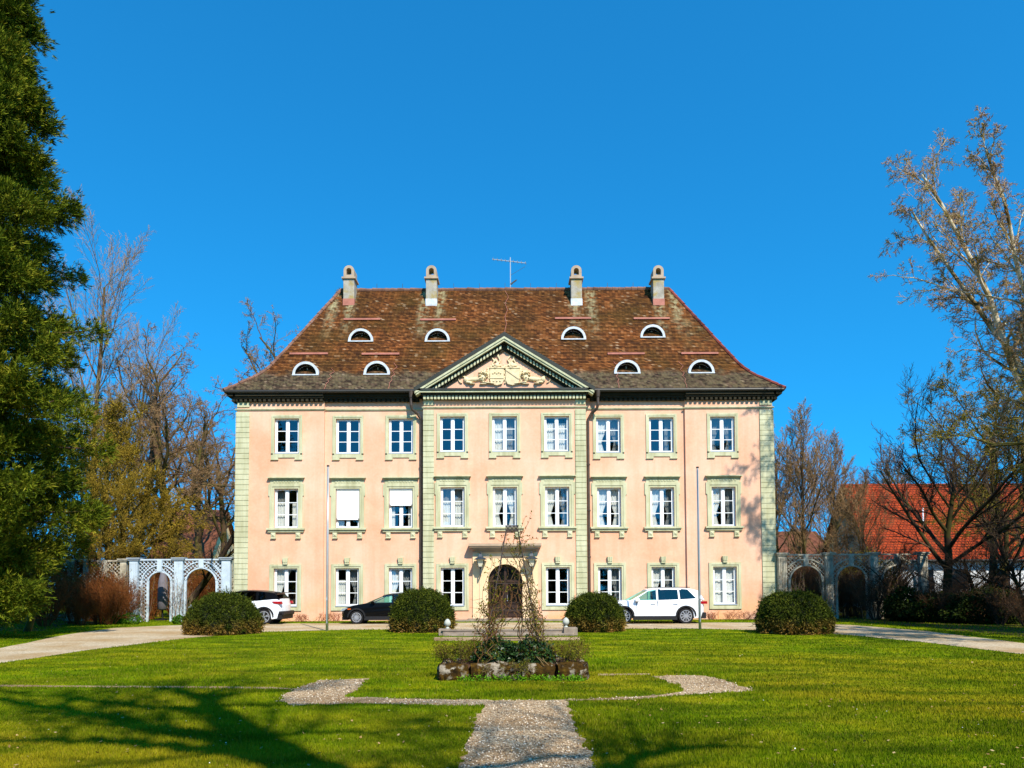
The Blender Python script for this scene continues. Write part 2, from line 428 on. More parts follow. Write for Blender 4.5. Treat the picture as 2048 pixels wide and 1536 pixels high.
def lawnmat(blade):
    m = N('lawn_blades' if blade else 'lawn_turf', 1, .02)
    co = m.tc.outputs['Object']
    big = m.noise(.22, detail=4, w=3); mid = m.noise(1.1, m.mapping((.9, 1.2, 1)), detail=8, rough=.65, w=6); st = m.noise(1, m.mapping((.55, 1.5, 1), rot=(0, 0, .5)), detail=5)
    c = m.ramp(mid, [(.34, '#3f5808'), (.5, '#677d0a'), (.66, '#949412')])
    x, y, z = m.sep()
    near = m.maprange(y, 24, 9, .1, .8)
    c = m.mix(m.math('MULTIPLY', near, m.ramp(big, [(.4, 0.0), (.56, 1.0)])), c, '#a08a1c')
    c = m.mix(m.ramp(st, [(.46, 0.0), (.6, .75)]), c, '#3a5208')
    if blade:
        c = m.mix(.28, c, m.ramp(m.attr(), [(0, '#45600a'), (.5, '#71880c'), (.85, '#99a01a'), (.93, '#b7a550'), (1, '#8c6a35')]))
    m.color(c)
    if not blade: m.bump(m.noise(30, detail=6), .8, .05)
    else:
        tl = m.n('ShaderNodeBsdfTranslucent'); m.l(c, tl.inputs[0]); mx = m.n('ShaderNodeMixShader'); mx.inputs[0].default_value = .3
        m.l(m.b.outputs[0], mx.inputs[1]); m.l(tl.outputs[0], mx.inputs[2]); m.l(mx.outputs[0], m.t.nodes['Material Output'].inputs[0])
    return m.m
M['lawn'] = lawnmat(False); M['blade'] = lawnmat(True)
def sheet(name, poly, z, mat):
    me = bpy.data.meshes.new(name); me.from_pydata([(x, y, z) for x, y in poly], [], [tuple(range(len(poly)))])
    me.materials.append(mat); me.update()
    if me.polygons[0].normal.z < 0: me.flip_normals()
    return link(name, me, kind='structure')
sheet('lawn', [(-700, -300), (700, -300), (700, 900), (-700, 900)], 0, M['lawn'])
M['litter'] = gravel('leaf_litter', ['#2e2114', '#4a3520', '#5e4528', '#3c2a18', '#6e5432'], '#3d4a14', 14)
sheet('leaf_litter', rough_poly(PP([(-1200, 1330), (-700, 1275), (90, 1262), (130, 1250), (250, 1247), (250, 1232), (-200, 1218), (-1200, 1230)]), 1, .3, 21), .003, M['litter'])
sheet('leaf_litter', rough_poly(PP([(1555, 1241), (1690, 1243), (1850, 1254), (2048, 1276), (2500, 1320), (3000, 1350), (3000, 1230), (2400, 1215), (1900, 1212), (1555, 1218)]), 1, .3, 22), .003, M['litter'])
sheet('gravel_drive', polys['drive'], .004, M['drive'])
sheet('gravel_path', polys['path'], .004, M['gravel'])
sheet('path_edge', polys['sl'], .006, M['gravel'])
sheet('path_edge', polys['ss'], .006, M['gravel'])
sheet('path_edge', polys['sr'], .006, M['gravel'])

def inside(px, py, poly):
    poly = np.array(poly); x0, y0 = poly[:, 0], poly[:, 1]; x1, y1 = np.roll(x0, -1), np.roll(y0, -1)
    res = np.zeros(len(px), bool)
    for a, b, c, d in zip(x0, y0, x1, y1):
        if b == d: continue
        cond = ((b > py) != (d > py)) & (px < (c - a) * (py - b) / (d - b) + a)
        res ^= cond
    return res

def grass_blades():
    n = 620000
    # density falls with distance from the garden's near end, blades get wider to match
    t = NR.random(n); D = 1 / (1 / 5.2 + t * (1 / 46 - 1 / 5.2))
    X = (NR.random(n) * 2 - 1) * (D * .86 + .5); Y = D
    keep = ~inside(X, Y, polys['drive']) & ~inside(X, Y, polys['path']) & ~inside(X, Y, polys['ss'])
    keep &= ~(inside(X, Y, polys['sl']) & (NR.random(n) < .8)) & ~(inside(X, Y, polys['sr']) & (NR.random(n) < .8))
    pl = G(1023, 1362); keep &= ~((abs(X - pl.x) < 1.4) & (abs(Y - 14.2) < .72))
    keep &= ~((Y > 37.9) & (abs(X + .4) < 14.5))
    X, Y, D = X[keep], Y[keep], D[keep]; n = len(X)
    h = NR.uniform(.018, .05, n) * (1 + .25 * np.sin(X * 1.3 + Y * .7)) * np.where(D > 30, 1.3, 1); wd = np.maximum(.004, .00075 * D) * NR.uniform(.7, 1.3, n)
    a = NR.uniform(0, 2 * np.pi, n); lean = NR.uniform(0, .6, n) * h; b = NR.uniform(0, 2 * np.pi, n)
    V = np.zeros((n, 3, 3))
    V[:, 0] = np.stack([X - np.cos(a) * wd, Y - np.sin(a) * wd, np.zeros(n)], 1)
    V[:, 1] = np.stack([X + np.cos(a) * wd, Y + np.sin(a) * wd, np.zeros(n)], 1)
    V[:, 2] = np.stack([X + np.cos(b) * lean, Y + np.sin(b) * lean, h], 1)
    me = mesh_np('grass', V.reshape(-1, 3), [np.arange(n * 3).reshape(-1, 3)], M['blade'], attrs=np.repeat(NR.random(n), 3))
    link('grass', me, kind='stuff', label='short yellow green grass blades of the lawn', category='grass')
grass_blades()

def pebbles():
    n = 42000; t = NR.random(n); D = 1 / (1 / 5 + t * (1 / 14.5 - 1 / 5)); X = NR.uniform(-5, 5.2, n); Y = D
    k = inside(X + NR.normal(0, .05, n), Y + NR.normal(0, .06, n), polys['path']); X, Y, D = X[k], Y[k], D[k]; n = len(X)
    s = NR.uniform(.005, .013, n) * (1 + D / 22)
    base = np.array([(1, 0, 0), (0, 1, 0), (-1, 0, 0), (0, -1, 0), (0, 0, .7), (0, 0, -.3)], float)
    ang = NR.uniform(0, 6.28, n); ca, sa = np.cos(ang), np.sin(ang)
    bx = base[None] * NR.uniform(.6, 1.4, (n, 6, 1)) * s[:, None, None]
    V = np.stack([bx[..., 0] * ca[:, None] - bx[..., 1] * sa[:, None] + X[:, None], bx[..., 0] * sa[:, None] + bx[..., 1] * ca[:, None] + Y[:, None], bx[..., 2] + .006], -1)
    Fb = np.array([(0, 1, 4), (1, 2, 4), (2, 3, 4), (3, 0, 4), (1, 0, 5), (2, 1, 5), (3, 2, 5), (0, 3, 5)])
    Fa = (Fb[None] + (np.arange(n) * 6)[:, None, None]).reshape(-1, 3)
    m = N('pebble_stone', .9, .15); m.color(m.ramp(m.attr(), [(0, '#57493c'), (.3, '#92806a'), (.6, '#bca88c'), (.85, '#e2d2ba'), (1, '#946c40')]))
    me = mesh_np('gravel_stones', V.reshape(-1, 3), [Fa], m.m, attrs=np.repeat(NR.random(n), 6))
    link('gravel_stones', me, kind='stuff', label='small loose pale stones on the gravel path', category='gravel')
pebbles()

# ------------------------------------------------------------------ foliage / branch builders
def tubes(polylist, k):
    """polylist: list of (pts, radii). returns V, F arrays"""
    groups = {}
    for p, r_ in polylist: groups.setdefault(len(p), []).append((p, r_))
    Vs, Fs, off = [], [], 0
    for n, lst in groups.items():
        P = np.array([a for a, _ in lst], float); Rr = np.array([b for _, b in lst], float); B = len(lst)
        T = np.gradient(P, axis=1); T /= np.linalg.norm(T, axis=2, keepdims=True) + 1e-9
        md = P[:, -1] - P[:, 0]; md /= np.linalg.norm(md, axis=1, keepdims=True) + 1e-9
        ref = np.where(np.abs(md[:, 2:3]) > .8, np.array([[1., 0, 0]]), np.array([[0, 0, 1.]]))[:, None, :]
        A = np.cross(T, np.broadcast_to(ref, T.shape)); A /= np.linalg.norm(A, axis=2, keepdims=True) + 1e-9
        Bv = np.cross(T, A)
        an = np.arange(k) * 2 * np.pi / k
        V = P[:, :, None] + Rr[:, :, None, None] * (np.cos(an)[None, None, :, None] * A[:, :, None] + np.sin(an)[None, None, :, None] * Bv[:, :, None])
        idx = (np.arange(B)[:, None, None] * n + np.arange(n - 1)[None, :, None]) * k
        j = np.arange(k)[None, None]; j2 = (j + 1) % k
        Fa = np.stack([idx + j, idx + j2, idx + k + j2, idx + k + j], -1).reshape(-1, 4) + off
        Vs.append(V.reshape(-1, 3)); Fs.append(Fa); off += B * n * k
    return np.concatenate(Vs), np.concatenate(Fs)

def grow(rr, p, d, L, r_, lev, P, out):
    n = P['seg'][lev]; wig = P['wig'][lev]; up = P['up'][lev]; last = lev == len(P['seg']) - 1
    pts = [tuple(p)]; rad = [r_]; dirs = [d.copy()]; rend = r_ * P['taper'][lev]
    p = p.copy(); d = d.copy()
    bias = P.get('bias')
    for i in range(n):
        d = d + Vector((rr.gauss(0, wig), rr.gauss(0, wig), rr.gauss(0, wig) + up))
        if bias and lev < 3: d += Vector(bias)
        d.normalize(); p = p + d * (L / n)
        pts.append(tuple(p)); rad.append(r_ + (rend - r_) * (i + 1) / n); dirs.append(d.copy())
    out[lev].append((pts, rad))
    if last: return
    k = P['n'][lev]; k = rr.randint(max(1, int(k * .8)), int(k * 1.2 + .5))
    t0 = P['t0'][lev]; ang0 = P['ang'][lev]; az = rr.uniform(0, 6.28)
    for c in range(k):
        t = t0 + (1 - t0) * (c + rr.uniform(.3, 1)) / k; t = min(t, 1)
        f = t * n; i = min(int(f), n - 1); fr = f - i
        q = Vector(pts[i]).lerp(Vector(pts[i + 1]), fr); dd = dirs[i + 1]
        rq = rad[i] + (rad[i + 1] - rad[i]) * fr
        az += 2.4 + rr.uniform(-.5, .5)
        ref = Vector((0, 0, 1)) if abs(dd.z) < .9 else Vector((1, 0, 0))
        a = dd.cross(ref).normalized(); b = dd.cross(a)
        th = ang0 * rr.uniform(.6, 1.25) * (1 - .35 * (t - t0))
        nd = dd * math.cos(th) + (a * math.cos(az) + b * math.sin(az)) * math.sin(th)
        ln = L * P['lr'][lev] * rr.uniform(.65, 1.15) * (1.1 - .55 * t)
        grow(rr, q, nd.normalized(), ln, max(rq * P['rr'][lev] * rr.uniform(.8, 1.1), P['rmin']), lev + 1, P, out)

def tree_mesh(seed, P, Ht, r_, stems=1, spread=0.0):
    rr = random.Random(seed); nl = len(P['seg']); out = [[] for _ in range(nl)]
    for s_ in range(stems):
        a = rr.uniform(0, 6.28) if stems > 1 else 0; sp = spread * rr.uniform(.3, 1)
        d = Vector((math.cos(a) * sp, math.sin(a) * sp, 1)).normalized()
        if stems == 1 and 'lean' in P: d = Vector(P['lean']).normalized()
        grow(rr, Vector((math.cos(a) * .15 * (stems > 1), math.sin(a) * .15 * (stems > 1), -.05)), d, P['L0'] * Ht * (rr.uniform(.8, 1.1) if stems > 1 else 1), r_, 0, P, out)
    return out
def make_tree(name, label, cat, loc, seed, P, Ht, r_, mt, mc, split=2, rotz=0, group=None, stems=1, spread=0., leaves=None, tp='trunk', cp='crown'):
    out = tree_mesh(seed, P, Ht, r_, stems, spread)
    zmax = max(p[0][-1][2] for lv in out[1:] for p in lv)
    sc = Ht / zmax
    root = thing(name, label, cat, loc, rotz, group)
    def cut(levels, k):
        pl = [(np.array(p) * sc, np.array(q)) for lv in levels for p, q in lv]
        return tubes(pl, k)
    V, Fa = cut(out[:split], 7); link(tp, mesh_np(tp, V, [Fa], mt, smooth=True), root)
    V, Fa = cut(out[split:], 3); link(cp, mesh_np(cp, V, [Fa], mc, smooth=True), root)
    if leaves:
        tips = np.array([q for p, _ in out[-1] for q in (p[-1], p[len(p) // 2])]) * sc
        Vq, Fq, at = leafcloud(tips, leaves[0], leaves[1])
        link(leaves[3], mesh_np(leaves[3], Vq, [Fq], leaves[2], attrs=at), root)
    return root
def leafcloud(cent, per, size, spreadr=None, flat=0.0, aspect=.5, out_dir=None):
    n = len(cent) * per; c = np.repeat(cent, per, 0) + NR.normal(0, spreadr if spreadr else size, (n, 3))
    d = NR.normal(0, 1, (n, 3))
    if out_dir is not None: d = d * .6 + np.repeat(out_dir, per, 0) * 1.2
    d /= np.linalg.norm(d, axis=1, keepdims=True)
    e = np.cross(d, NR.normal(0, 1, (n, 3))); e /= np.linalg.norm(e, axis=1, keepdims=True) + 1e-9
    L = size * NR.uniform(.6, 1.3, (n, 1))
    V = np.stack([c, c + d * L * .5 + e * L * aspect * .5, c + d * L, c + d * L * .5 - e * L * aspect * .5], 1).reshape(-1, 3)
    return V, np.arange(n * 4).reshape(-1, 4), np.repeat(NR.random(n), 4)

# ------------------------------------------------------------------ MANOR HOUSE
FD = 38.8
X0 = U(1010, 1000, FD).x
house = thing('manor_house', 'three storey peach manor house with brown hipped tile roof and pediment', 'manor house', (X0, FD, 0))
def fz(py, px=1010, D=FD): return U(px, py, D).z
HW, SB, CB = 13.93, 9.38, 4.2          # half width, side break, centre break
YS, YM, YC = -.14, 0.0, -.42           # plane of corner parts, of the middle parts, of the centre
DEP = 11.6
off = [2.69, 5.41, 8.17, 11.32]
rows = {3: (fz(906), fz(836)), 2: (fz(1055), fz(976)), 1: (fz(1211), fz(1135))}
OW = {3: 1.28, 2: 1.24, 1: 1.22}
WT = fz(797)                            # wall top
wins = []                               # (row, column -4..4, x, plane)
for rw in (3, 2, 1):
    for c in range(-4, 5):
        if rw == 1 and c == 0: continue
        x = 0 if c == 0 else math.copysign(off[abs(c) - 1], c)
        pl = YC if abs(c) <= 1 else (YS if abs(c) == 4 else YM)
        wins.append((rw, c, x, pl))
DW, DZ = .88, fz(1129)                  # door half width and top
def wall_section(mb, x0, x1, y, ops, z0=-.3, z1=WT, depth=.24):
    xs = sorted({x0, x1} | {v for o in ops for v in (o[0], o[1])}); zs = sorted({z0, z1} | {v for o in ops for v in (o[2], o[3])})
    for i in range(len(xs) - 1):
        for j in range(len(zs) - 1):
            a, b, c, d = xs[i], xs[i + 1], zs[j], zs[j + 1]; mx, mz = (a + b) / 2, (c + d) / 2
            if any(o[0] < mx < o[1] and o[2] < mz < o[3] for o in ops): continue
            mb.add([(a, y, c), (b, y, c), (b, y, d), (a, y, d)], [(0, 1, 2, 3)])
    for a, b, c, d in ops:
        e = y + depth
        mb.add([(a, y, c), (a, e, c), (a, e, d), (a, y, d)], [(0, 1, 2, 3)]); mb.add([(b, y, c), (b, y, d), (b, e, d), (b, e, c)], [(0, 1, 2, 3)])
        mb.add([(a, y, d), (b, y, d), (b, e, d), (a, e, d)], [(3, 2, 1, 0)]); mb.add([(a, y, c), (b, y, c), (b, e, c), (a, e, c)], [(0, 1, 2, 3)])
def ops_for(pred): return [(x - OW[r_] / 2, x + OW[r_] / 2, rows[r_][0], rows[r_][1]) for r_, c, x, p in wins if pred(c)]
mb = MB()
wall_section(mb, -HW, -SB, YS, ops_for(lambda c: c == -4)); wall_section(mb, SB, HW, YS, ops_for(lambda c: c == 4))
wall_section(mb, -SB, -CB, YM, ops_for(lambda c: c in (-3, -2))); wall_section(mb, CB, SB, YM, ops_for(lambda c: c in (3, 2)))
wall_section(mb, -CB, CB, YC, ops_for(lambda c: abs(c) <= 1) + [(-DW, DW, 0.12, DZ)], depth=.3)
for sx in (-1, 1):
    for xx, ya, yb in ((SB, YS, YM), (CB, YC, YM)):
        mb.add([(sx * xx, ya, -.3), (sx * xx, yb, -.3), (sx * xx, yb, WT), (sx * xx, ya, WT)], [(0, 1, 2, 3)])
    mb.add([(sx * HW, YS, -.3), (sx * HW, DEP, -.3), (sx * HW, DEP, WT), (sx * HW, YS, WT)], [(0, 1, 2, 3)])
mb.add([(-HW, DEP, -.3), (HW, DEP, -.3), (HW, DEP, WT), (-HW, DEP, WT)], [(3, 2, 1, 0)])
# arch spandrels over the door: fill the corners of the rectangular opening
for sx in (-1, 1):
    pts = [(sx * DW, DZ)] + [(sx * DW * math.cos(t), DZ - DW + DW * math.sin(t)) for t in [i * math.pi / 2 / 10 for i in range(11)]]
    if sx < 0: pts = pts[::-1]
    mb.prism(pts, YC + .001, YC + .3)
mb.build('wall', M['stucco'], house)
# rooms behind the glass
mb = MB()
for z in (.02, fz(1090), fz(940), WT - .05): mb.box(-HW + .05, HW - .05, YM + .3, 5.0, z - .12, z)
mb.box(-HW + .05, HW - .05, 4.2, 4.4, 0, WT - .1)
for x in (-12.9, -9.5, -6.8, -4.25, -1.35, 1.35, 4.25, 6.8, 9.5, 12.9): mb.box(x - .06, x + .06, .3, 4.2, 0, WT - .2)
mb.build('rooms', M['interior'], house)

# window kit
def curtain_sheet(mb, xl, xr, z0, z1, shape, side):
    """cloth sheet with folds; shape gives the free edge as a share of the width by height"""
    nz, nx = 14, 14; g = []
    for j in range(nz + 1):
        v = j / nz; wd = shape(v) * (xr - xl)
        a, b = (xl, xl + wd) if side == 'l' else ((xr - wd, xr) if side == 'r' else (xl, xr))
        for i in range(nx + 1):
            u = i / nx; g.append((a + (b - a) * u, .03 * math.sin(u * 26), z0 + (z1 - z0) * v))
    mb.add(g, [(j * (nx + 1) + i, j * (nx + 1) + i + 1, (j + 1) * (nx + 1) + i + 1, (j + 1) * (nx + 1) + i) for j in range(nz) for i in range(nx)])
tied = lambda v: (.22 + .5 * max(0, (v - .3) / .7) ** 1.3) if v > .3 else (.22 + .12 * (.3 - v) / .3)
full = lambda v: 1.0
CURT = {(3, -1): [], (3, 0): [('l', lambda v: .5, 'curtain', 1), ('r', lambda v: .42, 'net', 1)], (3, 1): [('l', lambda v: .38, 'curtain', .85), ('r', lambda v: .4, 'curtain', .85)],
        (3, 2): [('l', tied, 'curtain', 1), ('r', tied, 'net', 1)], (3, 3): [('r', lambda v: .3, 'net', 1)], (3, 4): [('l', tied, 'net', 1), ('r', tied, 'net', 1)],
        (2, -4): [('l', lambda v: .48, 'curtain', .66), ('r', lambda v: .3, 'curtain', .66), ('l', lambda v: .45, 'net', 1)], (2, -3): [('l', lambda v: .3, 'curtain', 1)],
        (2, -2): [('l', lambda v: .2, 'curtain', 1), ('r', lambda v: .2, 'curtain', 1)],
        (2, -1): [('l', lambda v: .48, 'curtain', .66), ('r', lambda v: .46, 'curtain', .66), ('c', full, 'net', 1)],
        (2, 0): [('l', tied, 'curtain', 1), ('r', tied, 'curtain', 1)], (2, 1): [('l', tied, 'curtain', 1), ('r', tied, 'net', 1)],
        (2, 2): [('l', tied, 'curtain', 1), ('r', tied, 'curtain', 1)], (2, 3): [('l', tied, 'curtain', 1), ('r', tied, 'net', 1)], (2, 4): [('l', tied, 'curtain', 1), ('r', tied, 'net', 1)],
        (1, -4): [('l', tied, 'curtain', 1)], (1, -3): [('l', lambda v: .42, 'curtain', .7), ('r', tied, 'net', 1)], (1, -2): [('l', tied, 'curtain', 1), ('r', tied, 'net', 1)],
        (1, 2): [('r', tied, 'net', 1)], (1, 3): [('l', tied, 'curtain', 1), ('r', tied, 'net', 1)], (1, 4): [('c', full, 'blind', 1)]}
WL = {3: 'upper floor', 2: 'middle floor', 1: 'ground floor'}
def window(rw, c, x, y):
    z0, z1 = rows[rw]; a, b = x - OW[rw] / 2, x + OW[rw] / 2
    s = MB(); pr = y - .05
    if rw == 3:
        sw = .17
        for k, (w0, w1, q) in enumerate(((0, .07, .03), (.07, sw, .05), )):
            s.box(a - w1, a - w0, y - q, y, z0 - w0, z1 + w0); s.box(b + w0, b + w1, y - q, y, z0 - w0, z1 + w0)
            s.box(a - w1, b + w1, y - q, y, z1 + w0, z1 + w1)
        s.box(a - sw, b + sw, y - .05, y, z0 - .22, z0)
        for e in (a - sw, b + sw - .38): s.box(e, e + .38, y - .055, y, z0 - .30, z0 - .22); s.box(e - .01, e + .39, y - .075, y, z0 - .34, z0 - .30)
    elif rw == 2:
        sw = .24
        for w0, w1, q in ((0, .1, .03), (.1, sw, .06)):
            s.box(a - w1, a - w0, y - q, y, z0, z1 + w0); s.box(b + w0, b + w1, y - q, y, z0, z1 + w0); s.box(a - w1, b + w1, y - q, y, z1 + w0, z1 + w1)
        for e in (-1, 1):                                    # ears
            ex = (a - sw) if e < 0 else (b + sw); s.box(ex, ex + e * .06, y - .06, y, z1 - .38, z1 + sw)
        s.box(a - sw + .02, b + sw - .02, y - .04, y, z1 + sw, z1 + .47)   # frieze
        for k in range(9):                                   # small flutes of the frieze
            fx = x - .6 + k * .15; s.box(fx - .045, fx + .045, y - .065, y - .04, z1 + .3, z1 + .42)
        s.box(a - sw - .02, b + sw + .02, y - .12, y, z1 + .47, z1 + .53); s.box(a - .33, b + .33, y - .2, y, z1 + .53, z1 + .58)
        for e in (a - .02, b + .02):                         # brackets
            s.box(e - .12, e + .12, y - .08, y, z0 - .50, z0 - .21)
            s.add([(e - .1, y - .08, z0 - .46), (e + .1, y - .08, z0 - .46), (e + .1, y - .08, z0 - .25), (e - .1, y - .08, z0 - .25), (e, y - .14, z0 - .35)], [(0, 1, 4), (1, 2, 4), (2, 3, 4), (3, 0, 4)])
            s.box(e - .14, e + .14, y - .1, y, z0 - .54, z0 - .5)
        s.box(a - .3, b + .3, y - .1, y, z0 - .21, z0 - .09); s.box(a - .36, b + .36, y - .18, y, z0 - .09, z0)
    else:
        for w0, w1, q in ((0, .09, .03), (.09, .22, .06)):
            s.box(a - w1, a - w0, y - q, y, z0 - w0, z1 + w0); s.box(b + w0, b + w1, y - q, y, z0 - w0, z1 + w0)
            s.box(a - w1, b + w1, y - q, y, z1 + w0, z1 + w1); s.box(a - w1, b + w1, y - q, y, z0 - w1, z0 - w0)
        s.prism([(x - .11, z1 + .2), (x + .11, z1 + .2), (x + .15, z1 + .54), (x - .15, z1 + .54)], y - .14, y)
        for k in (-.08, 0, .08): s.prism([(x + k - .025, z1 + .3), (x + k + .025, z1 + .3), (x + k * 1.2 + .025, z1 + .54), (x + k * 1.2 - .025, z1 + .54)], y - .17, y - .14)
    wo = s.build('window', M['green'], house)
    # timber frame with two casements of three panes
    fr = MB(); yf = y + .14; t = .085
    fr.box(a, a + t, yf, yf + .06, z0, z1); fr.box(b - t, b, yf, yf + .06, z0, z1); fr.box(a + t, b - t, yf, yf + .06, z1 - t, z1); fr.box(a + t, b - t, yf, yf + .06, z0, z0 + t * 1.2)
    fr.box(x - .065, x + .065, yf - .015, yf + .06, z0 + t * 1.2, z1 - t)
    for s_ in (-1, 1):
        for k in (1, 2):
            zz = z0 + t + (z1 - z0 - 2 * t) * k / 3
            xa, xb = (a + t, x - .065) if s_ < 0 else (x + .065, b - t)
            fr.box(xa, xb, yf + .01, yf + .045, zz - .018, zz + .018)
        xa, xb = (a + t, x - .065) if s_ < 0 else (x + .065, b - t)
        for e0, e1 in ((xa, xa + .03), (xb - .03, xb)): fr.box(e0, e1, yf + .005, yf + .05, z0 + t * 1.2, z1 - t)
    fr.build('frame', M['white'], wo)
    g = MB(); g.add([(a + t, yf + .03, z0 + t), (b - t, yf + .03, z0 + t), (b - t, yf + .03, z1 - t), (a + t, yf + .03, z1 - t)], [(0, 1, 2, 3)]); g.build('pane', M['glass'], wo)
    sl_ = MB(); sl_.add([(a, y - .06, z0), (b, y - .06, z0), (b, yf, z0 + .05), (a, yf, z0 + .05), (a, y - .06, z0 - .02), (b, y - .06, z0 - .02)], [(0, 1, 2, 3), (4, 5, 1, 0)])
    sl_.build('sill', M['sillgrey'], wo)
    for k, (side, shp, mt, hh) in enumerate(CURT.get((rw, c), [])):
        cm = MB(); curtain_sheet(cm, a + .05, b - .05, z0 + .04, z0 + (z1 - z0) * hh - .03, shp, side)
        for i, v in enumerate(cm.v): cm.v[i] = (v[0], v[1] + yf + .15 + .06 * (k if mt != 'net' else 2), v[2])
        cm.build('curtain', M[mt], wo, smooth=True)
    if (rw, c) in ((2, -3), (2, -2)):
        frac = .8 if c == -3 else .43
        bl = MB(); zb = z1 - .05 - (z1 - z0 - .1) * frac; k = 24
        bl.box(a + .02, b - .02, yf - .1, yf - .02, z1 - .08, z1)
        bl.box(a + .03, b - .03, yf - .07, yf - .062, zb, z1 - .08); bl.build('roller_blind', M['blind'], wo)
        br = MB(); br.box(a + .02, b - .02, yf - .09, yf - .055, zb - .03, zb)
        for e in (a + .06, b - .06): br.box(e - .012, e + .012, yf - .1, yf - .05, zb - .03, zb + .08)
        br.build('blind_rail', M['plastic'], wo)
for wn_ in wins: window(*wn_)

# corner quoins / pilasters
def quoins(x0, x1, y, side=None, z0=0.25, z1=fz(823)):
    q = MB(); n = int(round((z1 - z0) / .27)); h = (z1 - z0) / n
    q.box(x0 + .01, x1 - .01, y - .03, y, z0, z1)
    for k in range(n): q.box(x0, x1, y - .06, y - .03, z0 + k * h + .012, z0 + (k + 1) * h - .012)
    q.box(x0 - .03, x1 + .03, y - .1, y, .0, z0)
    q.box(x0 + .02, x1 - .02, y - .05, y, z1 + .25, WT)
    if side:                                               # return along the side wall
        e = side * HW; q.box(e, e + side * .03, YS, YS + .66, z0, z1)
        for k in range(n): q.box(e + side * .03, e + side * .06, YS, YS + .66, z0 + k * h + .012, z0 + (k + 1) * h - .012)
    q.build('quoins', M['green'], house)
quoins(-HW, -HW + .68, YS, -1); quoins(HW - .68, HW, YS, 1); quoins(-CB, -CB + .56, YC); quoins(CB - .56, CB, YC)
# string course under the cornice
q = MB(); zs_ = fz(821)
for x0, x1, y in ((-HW - .06, -SB + .05, YS), (SB - .05, HW + .06, YS), (-SB + .05, -CB - .05, YM), (CB + .05, SB - .05, YM), (-CB - .05, CB + .05, YC)):
    q.box(x0, x1, y - .05, y, zs_ + .02, zs_ + .06); q.box(x0 - .02, x1 + .02, y - .08, y, zs_ + .06, zs_ + .1)
q.build('string_course', M['green'], house)
# main cornice with dentils
ZE = fz(786)                                            # gutter height
def cornice_run(mb, x0, x1, y, oh=.32, dent=.24, dw=.13, zt=ZE):
    nd = int((x1 - x0) / dent); st = (x1 - x0) / nd
    for k in range(nd): mb.box(x0 + (k + .5) * st - dw / 2, x0 + (k + .5) * st + dw / 2, y - .2, y - .09, WT - .18, WT - .02)
    mb.box(x0, x1, y - .09, y, WT - .18, WT - .02)
    mb.box(x0 - .0, x1 + .0, y - .24, y, WT - .02, WT + .08); mb.box(x0, x1, y - oh, y, WT + .08, zt - .06)
for sx in (-1, 1):
    cn = MB()
    for x0, x1, y in (((-HW - .1, -SB, YS), (-SB, -CB - .25, YM)) if sx < 0 else ((SB, HW + .1, YS), (CB + .25, SB, YM))): cornice_run(cn, x0, x1, y)
    cn.box(sx * HW, sx * (HW + .42), YS - .32, DEP, WT + .08, ZE - .06); cn.box(sx * HW, sx * (HW + .2), YS - .2, DEP, WT - .18, WT + .08)
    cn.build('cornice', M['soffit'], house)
yg = YM - .5
for sx in (-1, 1):
    gt = MB(); gt.tube([(sx * (HW + .5), yg, ZE), (sx * (CB + .35), yg, ZE)], .085, 10)
    gt.tube([(sx * (HW + .47), yg, ZE), (sx * (HW + .47), DEP + .5, ZE)], .085, 8)
    gt.box(sx * (HW + .44), sx * (CB + .3), yg + .05, YM, ZE - .06, ZE + .04); gt.build('gutter', M['darkmetal'], house)
# downpipes
for sx in (-1, 1):
    dp = MB(); xt = sx * (CB + .62); xp = sx * (CB + .13)
    dp.tube([(xt, yg, ZE), (xt, yg, ZE - .35)], [.13, .1], 10)
    dp.tube([(xt, yg, ZE - .3), (xt, yg, ZE - .75), (xt - sx * .05, yg + .08, ZE - .95), (xp + sx * .18, YM - .2, ZE - 1.15), (xp, YM - .13, ZE - 1.45), (xp, YM - .13, .0)], .075, 10)
    for zz in (1, 3.2, 5.6, 8): dp.tube([(xp, YM - .13, zz), (xp, YM - .13, zz + .07)], .1, 10)
    dp.build('downpipe', M['pipe'], house, smooth=False)
dp = MB(); dp.tube([(-HW - .12, YS + .7, 0), (-HW - .12, YS + .7, ZE)], .09, 8); dp.build('downpipe', M['pipe'], house)

# roof: four flared slopes laid in courses
def EAV(px, py, D): 
    p = U(px, py, D); return p.x - X0, p.z
E0 = FD - .52
pe = U(1567, 780, E0); pb = U(1490, 737, FD + .95); pr_ = U(1338, 580, FD + 5.8)
prof = [(0, pe.x - X0, -.72, ZE + .02)]
xe = HW + .56; xb = pb.x - X0; xr = pr_.x - X0
zb_, zr = U(1010, 745, FD + .9).z, U(1010, 580, FD + 5.8).z
keys = [(xe, -.52, ZE + .03), ((xe + xb) / 2 + .08, .05, ZE + .03 + (zb_ - ZE) * .42), (xb, .9, zb_), (xb - (xb - xr) * .30, .9 + 1.45, zb_ + (zr - zb_) * .295), (xr, 5.8, zr)]
def P_at(t):                                            # t 0..1 along the slope
    segs = [math.dist(keys[i], keys[i + 1]) for i in range(len(keys) - 1)]; L = sum(segs) * t
    for i, s_ in enumerate(segs):
        if L <= s_ or i == len(segs) - 1:
            f = L / s_; return [keys[i][k] + (keys[i + 1][k] - keys[i][k]) * f for k in range(3)]
        L -= s_
def smoothP(t):
    a = [P_at(max(0, min(1, t + d))) for d in (-.05, 0, .05)]
    if t < .05 or t > .95: return P_at(t)
    return [sum(q[k] for q in a) / 3 for k in range(3)]
rf = MB(); NC = 76
